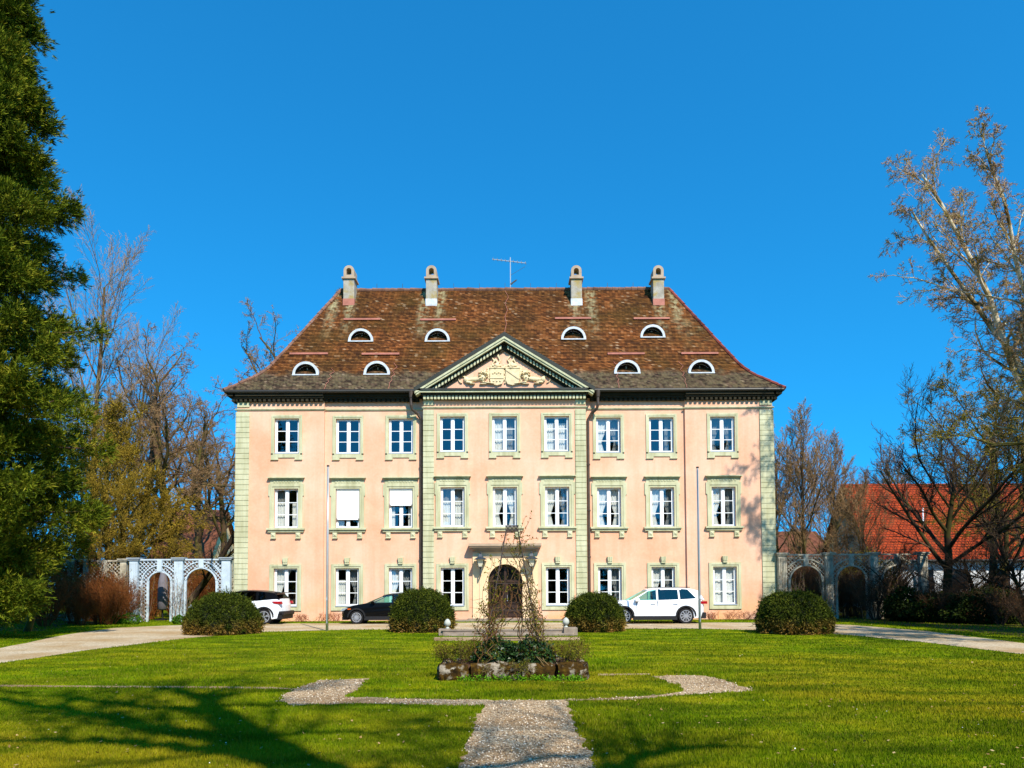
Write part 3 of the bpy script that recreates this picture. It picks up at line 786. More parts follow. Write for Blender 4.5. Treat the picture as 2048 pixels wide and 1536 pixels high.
for i in range(NC):
    x1, y1, z1 = smoothP(i / NC); x2, y2, z2 = smoothP((i + 1) / NC)
    lip = .05; yb1, yb2 = DEP - y1, DEP - y2
    x1o, y1o, z1o = x1 + lip * .5, y1 - lip * .7, z1 + lip * .4
    A = [(-x1o, y1o, z1o), (x1o, y1o, z1o), (x1o, DEP - y1o, z1o), (-x1o, DEP - y1o, z1o)]
    B = [(-x2, y2, z2), (x2, y2, z2), (x2, DEP - y2, z2), (-x2, DEP - y2, z2)]
    Cc = [(-x1, y1, z1 - .01), (x1, y1, z1 - .01), (x1, DEP - y1, z1 - .01), (-x1, DEP - y1, z1 - .01)]
    rf.add(A + B, [(k, (k + 1) % 4, (k + 1) % 4 + 4, k + 4) for k in range(4)])
    rf.add(Cc + A, [(k, (k + 1) % 4, (k + 1) % 4 + 4, k + 4) for k in range(4)])
roof = rf.build('roof', M['roof'], house)
# ridge and hip tiles, each a half round overlapping the next
def tile_run(mb, pts, r_, step, seed=1):
    rr = random.Random(seed)
    for a, b in zip(pts[:-1], pts[1:]):
        a, b = Vector(a), Vector(b); L = (b - a).length; n = max(1, round(L / step))
        for k in range(n):
            p, q = a.lerp(b, k / n), a.lerp(b, (k + 1.12) / n if k < n - 1 else 1)
            j = Vector((0, 0, rr.uniform(0, .03)))
            mb.tube([p + j, q + j], [r_ * rr.uniform(.95, 1.15), r_ * .85], 8)
rg = MB(); tile_run(rg, [(-xr, 5.8, zr), (xr, 5.8, zr)], .14, .38); rg.build('ridge_tiles', M['ridge'], roof)
hp = [smoothP(t / 24) for t in range(25)]
lf = MB(); tile_run(lf, [(-p[0], p[1], p[2] + .02) for p in hp], .1, .33, 2); lf.build('hip_tiles', M['ridge'], roof)
rt = MB(); tile_run(rt, [(p[0], p[1], p[2] + .02) for p in hp], .1, .33, 3); rt.build('hip_tiles', [M['redridge']], roof)
for k in range(-6, 7): sp_ = MB(); sp_.bar((k * 1.55, 5.8, zr + .1), (k * 1.55, 5.8, zr + .42), .02); sp_.build('lightning_spike', M['darkmetal'], roof)
#                                              # lightning conductor wires on the front slope
for x, ta, tb in ((0, .45, .98), (-6.0, 0, .3), (-9.3, 0, .25), (5.9, 0, .3), (9.4, 0, .3)):
    lc = MB(); lc.tube([(x + .03 * k * (k % 2), smoothP(ta + (tb - ta) * k / 8)[1] - .06, smoothP(ta + (tb - ta) * k / 8)[2] + .06) for k in range(9)], .012, 4)
    lc.build('conductor_wire', M['pinkbar'], roof)
def on_roof(px, py):
    best = None
    for i in range(400):
        t = i / 400; p = smoothP(t); q = U(px, py, FD + p[1])
        d = abs(q.z - p[2])
        if best is None or d < best[0]: best = (d, q.x - X0, p[1], p[2])
    return best[1:]
# eyebrow dormers
def dormer(px, py):
    x, y, z = on_roof(px, py); r1, r2 = .70, .54; z -= .02
    d = MB(); n = 14; yf, yb = y - .12, y + 1.0
    arc = lambda r_, yy, n=n: [(x + r_ * math.cos(math.pi * k / n), yy, z + r_ * 1.0 * math.sin(math.pi * k / n)) for k in range(n + 1)]
    o1, i1, o2, i2 = arc(r1, yf), arc(r2 + .03, yf), arc(r1, yb), arc(r2, y + .55)
    m = n + 1; d.add(o1 + i1 + o2 + i2, [(k, k + 1, m + k + 1, m + k) for k in range(n)] + [(2 * m + k, 2 * m + k + 1, k + 1, k) for k in range(n)] + [(m + k, m + k + 1, 3 * m + k + 1, 3 * m + k) for k in range(n)])
    d.box(x - r1, x + r1, yf - .05, yf + .2, z - .06, z + .0)
    dd = d.build('dormer', M['lead'], roof)
    b = MB(); a = [(x + r2 * math.cos(math.pi * k / n), z + r2 * math.sin(math.pi * k / n)) for k in range(n + 1)]
    b.prism(a, y + .35, y + .4); b.build('dormer_glass', M['doorglass'], dd)
    f = MB()
    ao = [(x + (r2 - .07) * math.cos(math.pi * k / n), z + (r2 - .07) * math.sin(math.pi * k / n)) for k in range(n + 1)]
    for k in range(n): f.bar((a[k][0] * .5 + ao[k][0] * .5, y + .30, a[k][1] * .5 + ao[k][1] * .5), (a[k + 1][0] * .5 + ao[k + 1][0] * .5, y + .30, a[k + 1][1] * .5 + ao[k + 1][1] * .5), .07, .08)
    ai, bi = arc(r2 + .015, yf + .03), arc(r2 + .015, y + .36)
    f.add(ai + bi, [(m + k, m + k + 1, k + 1, k) for k in range(n)])  # near-black sheet over the inside of the arch
    f.build('dormer_lining', M['blacklining'], dd)
    g = MB(); g.box(x - .03, x + .03, y + .26, y + .3, z, z + r2 - .08); g.box(x - r2 + .1, x + r2 - .1, y + .24, y + .3, z + .0, z + .06)
    g.build('dormer_sash', M['hood'], dd)
for p in ((722, 682), (875, 682), (1147, 678), (1305, 674), (612, 749), (754, 748), (1254, 746), (1402, 745)): dormer(*p)
for a, b, yv in ((688, 761, 641.6), (840, 912, 642.5), (1110, 1182, 640), (1267, 1339, 640), (580, 656, 711), (724, 799, 711.5), (1215, 1289, 710.5), (1362, 1436, 710)):
    x0, y, z = on_roof(a, yv); x1, _, _ = on_roof(b, yv)
    s = MB(); s.box(x0, x1, y - .1, y + .0, z + .03, z + .13); s.build('snow_guard', M['pinkbar'], roof)
# chimneys with arched open caps
for i, px in enumerate((698, 863, 1153, 1317)):
    x, y, z = on_roof(px, 608)
    zt = U(px, 559, FD + y).z; hw = .32; s = MB()
    s.box(x - hw, x + hw, y - .1, y + .75, z - .4, zt); ch = s.build('chimney', M['chimney'], roof, bevel=.015)
    f = MB(); f.box(x - hw - .02, x + hw + .02, y - .125, y + .3, z - .15, z + .28); f.build('flashing', M['pinkbar'] if i in (0, 3) else M['lead'], ch)
    k = MB(); k.box(x - hw - .09, x + hw + .09, y - .19, y + .84, zt, zt + .1)
    ht = .72; n = 10
    po = [(x + .31, zt + .1)] + [(x + .31 * math.cos(math.pi * q / n), zt + .1 + ht - .31 + .31 * math.sin(math.pi * q / n)) for q in range(n + 1)] + [(x - .31, zt + .1)]
    pi_ = [(x + .15, zt + .25)] + [(x + .15 * math.cos(math.pi * q / n), zt + .1 + ht - .31 + .15 * math.sin(math.pi * q / n)) for q in range(n + 1)] + [(x - .15, zt + .25)]
    m = len(po); vs_ = []
    for yy in (y - .1, y + .75): vs_ += [(a, yy, b) for a, b in po] + [(a, yy, b) for a, b in pi_]
    fs = []
    for q in range(m):
        r2 = (q + 1) % m
        fs += [(q, m + q, m + r2, r2), (2 * m + q, 2 * m + r2, 3 * m + r2, 3 * m + q), (q, r2, 2 * m + r2, 2 * m + q), (m + q, 3 * m + q, 3 * m + r2, m + r2)]
    k.add(vs_, fs); k.build('chimney_cap', M['hood'], ch)

# pediment over the centre
pd_y = YC
ap = U(1004, 664, FD + YC - .5); cl_ = U(829, 785, FD + YC - .5)
za, zc, PW = ap.z, ZE + .08, abs(cl_.x - X0)
tl_ = (za - zc) / PW
def chev(mb, o0, o1, y0, y1, wx=PW, mi=0):
    mb.prism([(-wx, zc - o1 + (PW - wx) * tl_), (0, za - o1), (wx, zc - o1 + (PW - wx) * tl_), (wx, zc - o0 + (PW - wx) * tl_), (0, za - o0), (-wx, zc - o0 + (PW - wx) * tl_)], y0, y1, mi)
pdm = MB()
pdm.prism([(-PW + .75, ZE), (PW - .75, ZE), (0, za - .35)], YC - .02, YC + 3.2)
pedi = pdm.build('pediment', M['stucco'], house)
s = MB(); chev(s, -.02, .2, YC - .5, 5.2, PW + .04); s.build('pediment_roof', M['slate'], pedi)
s = MB(); chev(s, .205, .32, YC - .49, YC); chev(s, .325, .43, YC - .44, YC, PW - .06); s.build('raking_cornice', M['green'], pedi)
s = MB(); chev(s, .435, .50, YC - .30, YC, PW - .3); chev(s, .72, .84, YC - .12, YC, PW - .62); chev(s, .505, .715, YC - .16, YC, PW - .5)
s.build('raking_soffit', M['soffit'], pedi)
nd = 22
for sx in (-1, 1):
    s = MB()
    for k in range(nd):
        xx = .12 + (PW - .95) * (k + .5) / nd; zz = za - .52 - xx * tl_
        s.prism([(sx * xx - .05, zz - .17 + (.05 * tl_ * sx)), (sx * xx + .05, zz - .17 - (.05 * tl_ * sx)), (sx * xx + .05, zz - (.05 * tl_ * sx)), (sx * xx - .05, zz + (.05 * tl_ * sx))], YC - .27, YC - .165)
    s.build('dentils', M['green'], pedi)
s = MB()
s.box(-CB - .28, CB + .28, YC - .45, YC, ZE - .17, ZE - .085)
s.build('horizontal_cornice', M['green'], pedi)
s = MB(); s.box(-PW - .02, PW + .02, YC - .49, YC, ZE - .08, ZE + .03); s.build('cornice_sheet', M['slate'], pedi)
s = MB(); 
s.box(-CB - .1, CB + .1, YC - .36, YC, WT + .02, ZE - .175); s.box(-CB - .05, CB + .05, YC - .08, YC, WT - .19, WT + .015)
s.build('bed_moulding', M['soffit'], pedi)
s = MB(); nd = 46
for k in range(nd):
    x = -CB + (k + .5) * 2 * CB / nd; s.box(x - .06, x + .06, YC - .27, YC - .085, WT - .18, WT + .0)
s.build('dentils', M['green'], pedi)
# coat of arms with two lions in relief
def lion(sx):
    b = MB(); x = lambda v: sx * v; y = YC - .06; z = ZE + .3
    def bl(cx, cz, rx, rz, ry=.09): b.ball((x(cx), y, z + cz), (rx, ry, rz), 10)
    for t in range(8): bl(1.2 + t * .1, .33 - .01 * t, .13, .125 - .012 * abs(t - 3), .1)     # lean barrel
    bl(1.98, .27, .15, .16, .14); bl(1.86, .12, .16, .07, .15); bl(1.66, .06, .16, .04, .15)            # haunch, folded hind leg, paw
    bl(1.72, .17, .1, .05, .05)
    bl(1.12, .34, .15, .2, .14); bl(1.02, .62, .12, .12, .2); bl(.93, .56, .07, .06, .25)          # chest, skull, muzzle
    for t in range(7): bl(1.08 - t * .085, .13 - .012 * t, .07, .045, .14)                            # forelegs stretched to the shield
    for t in range(5): bl(1.22 - t * .06, .05, .07, .035, .1)
    for k in range(22):                                                                              # mane curls
        a_ = k * .62; q_ = .13 + .012 * k; bl(1.09 + q_ * math.cos(a_) * .62, .52 + q_ * math.sin(a_) * .72, .045, .055, .1 + .06 * (k % 3))
    for t in range(16):
        a_ = -1.5 + t * .29; bl(2.19 + .17 * math.cos(a_), .28 + .17 * math.sin(a_), .026, .026, .06)
    bl(2.06, .44, .05, .035, .06)
    return b.build('lion_relief', M['stonecream'], pedi, remesh=.016)
lion(-1); lion(1)
def shield(cx, bend):
    b = MB(); z = ZE + .28; wd = .36
    b.prism([(cx, z - .02), (cx + wd * .75, z + .05), (cx + wd, z + .25), (cx + wd, z + .9), (cx - wd, z + .9), (cx - wd, z + .25), (cx - wd * .75, z + .05)], YC - .13, YC)
    b.box(cx - wd - .03, cx + wd + .03, YC - .16, YC - .0, z + .86, z + .93)
    if bend: b.prism([(cx + wd - .08, z + .3), (cx + wd, z + .3), (cx + wd, z + .4), (cx - wd + .08, z + .86), (cx - wd, z + .86), (cx - wd, z + .76)], YC - .16, YC - .13)
    else:
        b.box(cx - wd, cx + wd, YC - .16, YC - .13, z + .33, z + .37)
        for k in range(5): b.ball((cx - .2 + k * .1, YC - .14, z + .6 + .05 * (k % 2)), (.06, .04, .04), 6)
        for k in range(3): b.ball((cx - .17 + k * .17, YC - .14, z + .2), (.06, .04, .05), 6)
    return b.build('shield_relief', M['stonecream'], pedi, bevel=.02)
shield(-.39, 0); shield(.42, 1)
b = MB()
for sx in (-1, 1):
    cx = .4 * sx; z = ZE + 1.3
    b.ball((cx, YC - .1, z), (.13, .13, .14)); b.ball((cx - .06, YC - .1, z - .12), (.12, .1, .07))
    for k in range(7): b.ball((cx - .3 + k * .1, YC - .08, z - .05 + .07 * math.sin(k * 1.7)), (.07, .06, .06), 8)
    for q, (dx, hh) in enumerate(((-.18, .45), (.12, .55), (.0, .25))):
        for k in range(8): b.ball((cx + dx + .05 * math.sin(k * .9 + sx), YC - .07, z + .08 + k * hh / 8), (.045 + .02 * (k > 5), .05, .05), 8)
    for k in range(9): b.ball((cx + sx * (.42 + .05 * math.sin(k * 1.9)), YC - .06, z - .35 + k * .04 - .1), (.07, .05, .05), 8)
    for k in range(6): b.ball((sx * (.83 + .03 * math.sin(k * 2)), YC - .06, ZE + .4 + k * .12), (.06, .05, .06), 8)
for k in range(10): b.ball((.02 + .04 * math.sin(k * 2), YC - .06, ZE + .4 + k * .1), (.05, .05, .06), 8)
for k in range(5): b.ball((.25 + k * .075, YC - .14, ZE + 1.24 + .02 * abs(k - 2)), (.04, .05, .06), 8)
b.build('crest_relief', M['stonecream'], pedi, remesh=.025)

# door case, hood, door, steps
dc = MB(); dz1 = fz(1105); cw = 1.66
dc.box(-cw, -DW, YC - .08, YC, .12, dz1); dc.box(DW, cw, YC - .08, YC, .12, dz1)
n = 16; arcp = [(DW * math.cos(math.pi * k / n), DZ - DW + DW * math.sin(math.pi * k / n)) for k in range(n + 1)]
for k in range(n):
    (xa, za_), (xb_, zb2) = arcp[k], arcp[k + 1]
    dc.prism([(xb_, zb2), (xa, za_), (xa, dz1), (xb_, dz1)], YC - .08, YC)
case = dc.build('door_case', M['cream'], house)
s = MB()
for e in (-1, 1): s.box(e * 1.32 - .012, e * 1.32 + .012, YC - .085, YC - .075, .15, dz1 - .3)
s.box(-1.1, 1.1, YC - .1, YC - .08, dz1 - .29, dz1 - .26); s.build('case_moulding', M['hood'], case)
hd = MB(); hz = fz(1104)
hd.box(-1.55, 1.55, YC - .2, YC, hz - .02, hz + .1); hd.box(-1.68, 1.68, YC - .38, YC, hz + .1, hz + .2); hd.box(-1.8, 1.8, YC - .5, YC, hz + .2, hz + .27); hd.box(-1.85, 1.85, YC - .55, YC, hz + .27, hz + .4)
hd.build('door_hood', M['hood'], house)
dr = MB(); yd = YC + .28
dr.prism([(-DW, .12), (DW, .12)] + [(a * .999, b) for a, b in arcp], yd, yd + .06)
door = dr.build('door', M['door'], house)
s = MB(); s.box(-.05, .05, yd - .05, yd, .14, DZ - .1); s.box(-DW + .02, DW - .02, yd - .06, yd, DZ - DW - .04, DZ - DW + .06)
for e in (-1, 1):
    for k in range(3): s.box(e * .44 - .3, e * .44 + .3, yd - .03, yd, .2 + k * .2, .34 + k * .2)
    s.box(e * .44 - .34, e * .44 + .34, yd - .045, yd, .86, .92); s.box(e * .44 - .36, e * .44 - .3, yd - .03, yd, .95, DZ - DW - .1); s.box(e * .44 + .3, e * .44 + .36, yd - .03, yd, .95, DZ - DW - .1)
s.build('door_moulding', M['door'], door)
s = MB()
for e in (-1, 1):
    s.box(e * .44 - .29, e * .44 + .29, yd - .012, yd - .004, .96, DZ - DW - .12)
    s.prism([(e * .08, DZ - DW + .1), (e * .7, DZ - DW + .1), (e * .52, DZ - .4), (e * .08, DZ - .16)][::e], yd - .012, yd - .004)
s.build('door_glass', M['doorglass'], door)
s = MB(); s.tube([(.1, yd - .09, 1.05), (.1, yd - .09, 1.3)], .015, 6); s.ball((.1, yd - .07, 1.0), .03, 8); s.build('handle', M['rim'], door)
s = MB(); s.box(-3.0, 3.0, YC - 1.1, YC, 0, .07); s.box(-1.9, 1.9, YC - .7, YC, .07, .12); s.build('door_step', M['stone'], house, bevel=.01)

# antenna on the ridge
pa = U(1021, 577, FD + 5.8); an_ = thing('tv_antenna', 'thin rooftop aerial on a mast above the middle of the ridge', 'antenna', (pa.x, pa.y, zr))
hA = U(1021, 515, FD + 5.8).z - zr
s = MB(); s.bar((0, 0, -.1), (0, 0, hA), .05); s.build('mast', M['sillgrey'], an_)
s = MB(); s.bar((-1.1, 0, hA - .1), (.95, 0, hA - .35), .035)
for k in range(9):
    t = k / 8; xx = -1.05 + t * 1.95; s.bar((xx, -.22, hA - .1 - t * .25), (xx + .06, .22, hA - .1 - t * .25), .018)
    s.bar((xx, 0, hA - .18 - t * .25), (xx, 0, hA - .0 - t * .25), .016)
s.build('aerial_boom', M['sillgrey'], an_)
s = MB(); s.bar((0, 0, .35), (.35, 0, .6), .07); s.bar((.05, -.1, .28), (.4, .1, .68), .03); s.bar((0, 0, hA * .45), (.9, 0, hA * .72), .015); s.build('lower_aerial', M['darkmetal'], an_)

# wall lanterns
def lantern(px, py):
    p = U(px, py, FD + YC - .45)
    o = thing('wall_lantern', 'black wall lantern with pale glass left of the arched door' if px < 1000 else 'black wall lantern with pale glass right of the arched door, behind rose stems', 'lantern', (p.x, p.y, p.z), 0, 'lanterns beside the door')
    s = MB()   # tapering four-sided glass body
    def frus(mb, r0_, r1_, za1, zb1):
        mb.add([(-r0_, -r0_, za1), (r0_, -r0_, za1), (r0_, r0_, za1), (-r0_, r0_, za1), (-r1_, -r1_, zb1), (r1_, -r1_, zb1), (r1_, r1_, zb1), (-r1_, r1_, zb1)], [(0, 3, 2, 1), (4, 5, 6, 7), (0, 1, 5, 4), (1, 2, 6, 5), (2, 3, 7, 6), (3, 0, 4, 7)])
    frus(s, .1, .19, -.36, 0); s.build('glass_body', M['lampglass'], o)
    s = MB(); frus(s, .32, .12, .0, .14); frus(s, .1, .06, .14, .28); s.ball((0, 0, .32), .05, 8)
    for a in (-1, 1):
        for b_ in (-1, 1): s.bar((a * .1, b_ * .1, -.36), (a * .19, b_ * .19, 0), .025)
    s.box(-.11, .11, -.11, .11, -.4, -.36); s.build('roof_cap', M['lampmetal'], o)
    s = MB(); s.bar((0, 0, -.4), (0, 0, -.78), .05); s.bar((0, 0, -.78), (0, .45, -.78), .05); s.bar((0, 0, -.5), (0, .45, -.78), .025); s.build('bracket', M['lampmetal'], o)
lantern(961, 1119); lantern(1063, 1118)

# ------------------------------------------------------------------ flagpoles
for (px, py, top), lab in (((654, 1262, 933), 'tall bare grey flagpole on the lawn edge before the left of the house'), ((1400, 1259, 936), 'tall bare grey flagpole in front of the white estate car')):
    g_ = G(px, py); o = thing('flagpole', lab, 'flagpole', tuple(g_), 0, 'bare flagpoles')
    hh = U(px - 4, top, g_.y).z
    s = MB(); s.tube([(0, 0, 0), (0, 0, hh * .5), (0, 0, hh)], [.055, .05, .04], 12); s.build('pole', M['pole'], o, smooth=True)
    s = MB(); s.tube([(0, 0, hh), (0, 0, hh + .05)], .055, 12); s.build('cap', M['darkmetal'], o)
    s = MB(); s.box(-.012, .012, -.07, -.05, .3, hh - .05); s.box(-.03, .03, -.09, -.05, 1.2, 1.32); s.build('halyard', M['sillgrey'], o)

# ------------------------------------------------------------------ egg finials and garden steps
s1, s2 = G(878, 1273), G(1153, 1272)
st = thing('garden_step', 'low weathered stone step between lawn and drive, before the door', 'step', ((s1.x + s2.x) / 2, s1.y, 0))
wv = (s2.x - s1.x) / 2; s = MB(); s.box(-wv + .18, wv - .05, 0, .34, 0, .09); s.box(-wv + .1, wv - .12, .3, .75, 0, .17); s.box(-wv + .05, wv - .1, .27, .75, .17, .2); s.build('treads', M['stone'], st, bevel=.015)
s = MB(); s.box(-wv - .05, -wv + .35, .35, .8, 0, .24); s.build('end_block', M['stone'], st, bevel=.015)
s = MB(); s.box(wv - .42, wv + .06, .15, .75, 0, .27); s.build('end_block', M['stone'], st, bevel=.015)
M['egg'] = simple('egg_finial_paint', '#b3b5aa', .7, var=.12, scale=8)
for xx, yy, zz, lab in ((895, 1258, .24, 'pale grey egg finial on left end of the garden step'), (1132, 1258, .27, 'pale grey egg finial on right end of the garden step')):
    p = U(xx, yy, s1.y + .55); s = MB()
    s.lathe([(.07, 0), (.075, .02), (.05, .04), (.035, .07), (.05, .085), (.09, .11), (.115, .16), (.118, .2), (.1, .26), (.065, .31), (.02, .345)], 0, 0, 0, 20)
    o = s.build('egg_finial', M['egg'], smooth=True); o.location = (p.x, s1.y + .55, zz); tag(o, lab, 'finial', 'egg finials')

# ------------------------------------------------------------------ yew domes
M['yew'] = None
def yew():
    m = N('yew_foliage', .8, .06); x, y, z = m.sep()
    v = m.math('ADD', m.math('MULTIPLY', m.attr(), .6), m.math('MULTIPLY', m.noise(2.2, detail=3), .45))
    c = m.ramp(v, [(.1, '#121a08'), (.4, '#27330c'), (.65, '#404a12'), (.9, '#666a1e')])
    f = m.math('MULTIPLY', m.maprange(m.math('ADD', z, m.math('MULTIPLY', m.noise(3, m.mapping((1, 1, .3)), detail=4), .6)), .92, .45, 0, 1), m.ramp(m.noise(2.6, detail=4, w=5), [(.38, 0.0), (.52, 1.0)]))
    c = m.mix(f, c, m.ramp(m.attr(), [(0, '#3f3009'), (.5, '#7c5c22'), (1, '#a9854a')]))
    m.color(c); return m.m
M['yew'] = yew()
def dome(label, cx, x0, x1, yb, yt, seed):
    ph = seed * 1.7
    b_ = G(cx, yb); rx = (x1 - x0) / 2 / F * (b_.y + 1.1) * .94; xc_ = U(cx, 1220, b_.y + rx * .85).x; h_ = U(cx, yt, b_.y + rx * .9).z
    o = thing('dome_bush', label, 'bush', (xc_, b_.y + rx * .85, 0), 0, 'clipped yew domes along the drive')
    rng = np.random.default_rng(seed)
    n = 30000; u = rng.random(n) ** .8 * .5 * np.pi; a = rng.uniform(0, 2 * np.pi, n)
    def surf(u, a, k=1.0):
        r_ = np.cos(u) ** {1: 1.02, 2: .74, 3: .78, 4: .66}[seed]; zz = np.sin(u) ** .92
        ph = seed * 1.7; lump = 1 + .03 * np.sin(a * 3 + ph * 3) * np.sin(u * 3 + ph) + .035 * np.sin(a * 5 + seed) * np.cos(u * 4) + .03 * np.sin(a * 9 + u * 7 + seed * 2) + .02 * np.sin(a * 17 - u * 15)
        tuck = np.where(zz < .22, .93 + zz * .3, 1.0)
        return np.stack([rx * r_ * np.cos(a) * lump * k * tuck, rx * r_ * np.sin(a) * lump * k * tuck, h_ * zz * k * (lump * .6 + .4)], -1)
    u = np.arcsin(rng.random(n))
    c = surf(u, a) + rng.normal(0, .028, (n, 3)) * (1 + 1.6 * (np.sin(a * 11 + ph) * np.sin(u * 13 + ph) > .3))[:, None]; nrm = surf(u, a, 1.1) - surf(u, a); nrm /= np.linalg.norm(nrm, axis=1, keepdims=True)
    d = nrm * rng.uniform(.2, 1.0, (n, 1)) + rng.normal(0, .55, (n, 3)); d /= np.linalg.norm(d, axis=1, keepdims=True)
    e = np.cross(d, rng.normal(0, 1, (n, 3))); e /= np.linalg.norm(e, axis=1, keepdims=True)
    L = rng.uniform(.035, .085, (n, 1)) * np.where(rng.random((n, 1)) < .03, 2.4, 1); wd = .014
    V = np.stack([c - e * wd, c + e * wd, c + d * L + e * wd * .4, c + d * L - e * wd * .4], 1).reshape(-1, 3); V[:, 2] = np.maximum(V[:, 2], .01)
    link('foliage', mesh_np('foliage', V, [np.arange(n * 4).reshape(-1, 4)], M['yew'], attrs=np.repeat(rng.random(n), 4)), o)
    U_, A_ = np.meshgrid(np.linspace(0, np.pi / 2 - .01, 24), np.linspace(0, 2 * np.pi, 49)[:-1], indexing='ij')
    S = surf(U_.ravel(), A_.ravel(), .965)
    i, j = np.meshgrid(np.arange(23), np.arange(48), indexing='ij'); i = i.ravel(); j = j.ravel()
    link('inner_growth', mesh_np('inner_growth', S, [np.stack([i * 48 + j, i * 48 + (j + 1) % 48, (i + 1) * 48 + (j + 1) % 48, (i + 1) * 48 + j], -1), np.arange(23 * 48, 24 * 48)[None]], M['yewcore'], smooth=True), o)
M['yewcore'] = simple('yew_inner', '#141a08', .9, var=.3, scale=8)
dome('dome shaped yew bush in front of the white car with black roof', 447, 370, 525, 1271, 1189, 1)
dome('dome shaped yew bush hiding the rear of the black car', 843, 777, 908, 1266, 1182, 2)
dome('dome shaped yew bush hiding the nose of the white estate car', 1189, 1128, 1250, 1265, 1190, 3)
dome('dome shaped yew bush before the right corner of the house', 1587, 1512, 1663, 1270, 1187, 4)

# ------------------------------------------------------------------ cars (nose towards -x)
def arch_pts(cx, r_, zb, n=10):
    return [(cx - r_ * math.cos(math.pi * k / n), max(zb, .33 + r_ * math.sin(math.pi * k / n))) for k in range(n + 1)]
def car(name, label, loc, S, L, top, lower_cl, wheels, wr, green, wbelt, wroof, pillars, paint, roofpaint, rimtype, rz=0, rails=False):
    """top: outline of the lower body from nose over bonnet and belt to tail; green: roof line points (x,z)"""
    o = thing(name, label, 'car', loc, rz)
    W = wbelt; zb = .24
    poly = []
    bot = [(wheels[0] - wr - .09, zb)] + [(wheels[0] - (wr + .06) * math.cos(math.pi * k / 12), max(zb, wr + (wr + .06) * math.sin(math.pi * k / 12))) for k in range(13)] + \
          [(wheels[0] + wr + .09, zb), (wheels[1] - wr - .09, zb)] + [(wheels[1] - (wr + .06) * math.cos(math.pi * k / 12), max(zb, wr + (wr + .06) * math.sin(math.pi * k / 12))) for k in range(13)] + [(wheels[1] + wr + .09, zb)]
    # outline ccw seen from the camera side: bottom left->right, then top right->left
    outline = bot + list(reversed(top))
    # body in three slices across the width so that the flanks curve inwards
    body = MB(); n = len(outline); zmid = .62
    ys = [(-W + .0, .985), (-W + .1, 1.0), (0, 1.0), (W - .1, 1.0), (W, .985)]
    rings = []
    for yv, k in ((-W + .10, .97), (-W + .03, .99), (-W + .12, 1.), (W - .12, 1.), (W - .03, .99), (W - .10, .97)): pass
    def inset(p, amt):
        x, z = p; sx_ = 1 if x < 1.0 else (-1 if x > L - 1.0 else 0)
        fx = max(0, (1.0 - x)) if x < 1 else max(0, x - (L - 1.0))
        return (x + sx_ * amt * fx ** 1.5 * 1.0, z)
    vs_ = []
    stations = [(-W, 1.0), (-W * .8, .45), (-W * .4, .12), (0, 0), (W * .4, .12), (W * .8, .45), (W, 1.0)]
    for yv, cc in stations:
        for x, z in outline:
            x2, z2 = inset((x, z), .22 * cc)
            side = yv
            if abs(cc - 1) < .01:                       # flank: belly widest at mid height
                side = math.copysign(W - .10 * max(0, (z - .7)) ** 1.2 * 1.6 - .05 * max(0, .5 - z), yv)
                z2 = z2 - (.035 if z > 1.0 * S else 0)
            vs_.append((x2, side, z2))
    fs = [tuple(range(n)), tuple(range(7 * n - 1, 6 * n - 1, -1))]
    for s_ in range(6):
        for i in range(n): fs.append((s_ * n + i, s_ * n + n + i, s_ * n + n + (i + 1) % n, s_ * n + (i + 1) % n))
    body.add(vs_, fs); body.build('body', M[paint], o, bevel=.02, smooth=False)
    # sills, bumper underside, wheel arch cladding
    tr = MB(); tr.box(wheels[0] + wr + .05, wheels[1] - wr - .05, -W - .015, -W + .1, zb - .06, zb + .12); tr.box(wheels[0] + wr + .05, wheels[1] - wr - .05, W - .1, W + .015, zb - .06, zb + .12)
    tr.box(.12, wheels[0] - wr - .12, -W + .12, W - .12, zb - .05, zb + .1); tr.box(wheels[1] + wr + .1, L - .04, -W + .03, W - .03, zb - .0, zb + .27)
    for wx in wheels:
        for sy in (-1, 1):
            pts = [(wx - (wr + .085) * math.cos(math.pi * k / 14), wr + (wr + .085) * math.sin(math.pi * k / 14)) for k in range(15)]
            for a, b in zip(pts[:-1], pts[1:]):
                if min(a[1], b[1]) < zb - .02: continue
                tr.bar((a[0], sy * (W - .0), a[1]), (b[0], sy * (W - .0), b[1]), .05, .075)
            tr.tube([(wx, sy * (W - .32), wr), (wx, sy * (W - .30), wr)], wr + .05, 20)
    tr.build('cladding', M['plastic'], o)
    # greenhouse
    zt = max(z for _, z in green)
    def belt(x):
        for (xa, za1), (xb1, zb1) in zip(top[:-1], top[1:]):
            if xa <= x <= xb1: return za1 + (zb1 - za1) * (x - xa) / max(1e-6, xb1 - xa)
        return top[-1][1]
    def groof(x):
        for (xa, za1), (xb1, zb1) in zip(green[:-1], green[1:]):
            if xa <= x <= xb1: return za1 + (zb1 - za1) * (x - xa) / max(1e-6, xb1 - xa)
        return green[-1][1]
    zbelt = lower_cl
    wy = lambda z: wbelt - .07 - (wbelt - .07 - wroof) * max(0, min(1, (z - zbelt) / (zt - zbelt)))
    rp = MB(); k1 = [p for p in green if p[1] > zt - .16]
    xs_ = np.linspace(k1[0][0], k1[-1][0], 14); vs_ = []
    ny = 7
    for x in xs_:
        z = groof(x)
        for j in range(ny):
            t = -1 + 2 * j / (ny - 1); vs_.append((x, t * wroof * (1.0), z - .045 * t * t))
    for x in xs_:
        z = groof(x)
        for j in range(ny):
            t = -1 + 2 * j / (ny - 1); vs_.append((x, t * (wroof + .02), z - .07 - .045 * t * t))
    m = len(xs_); q = m * ny
    fs = [(i * ny + j, (i + 1) * ny + j, (i + 1) * ny + j + 1, i * ny + j + 1) for i in range(m - 1) for j in range(ny - 1)]
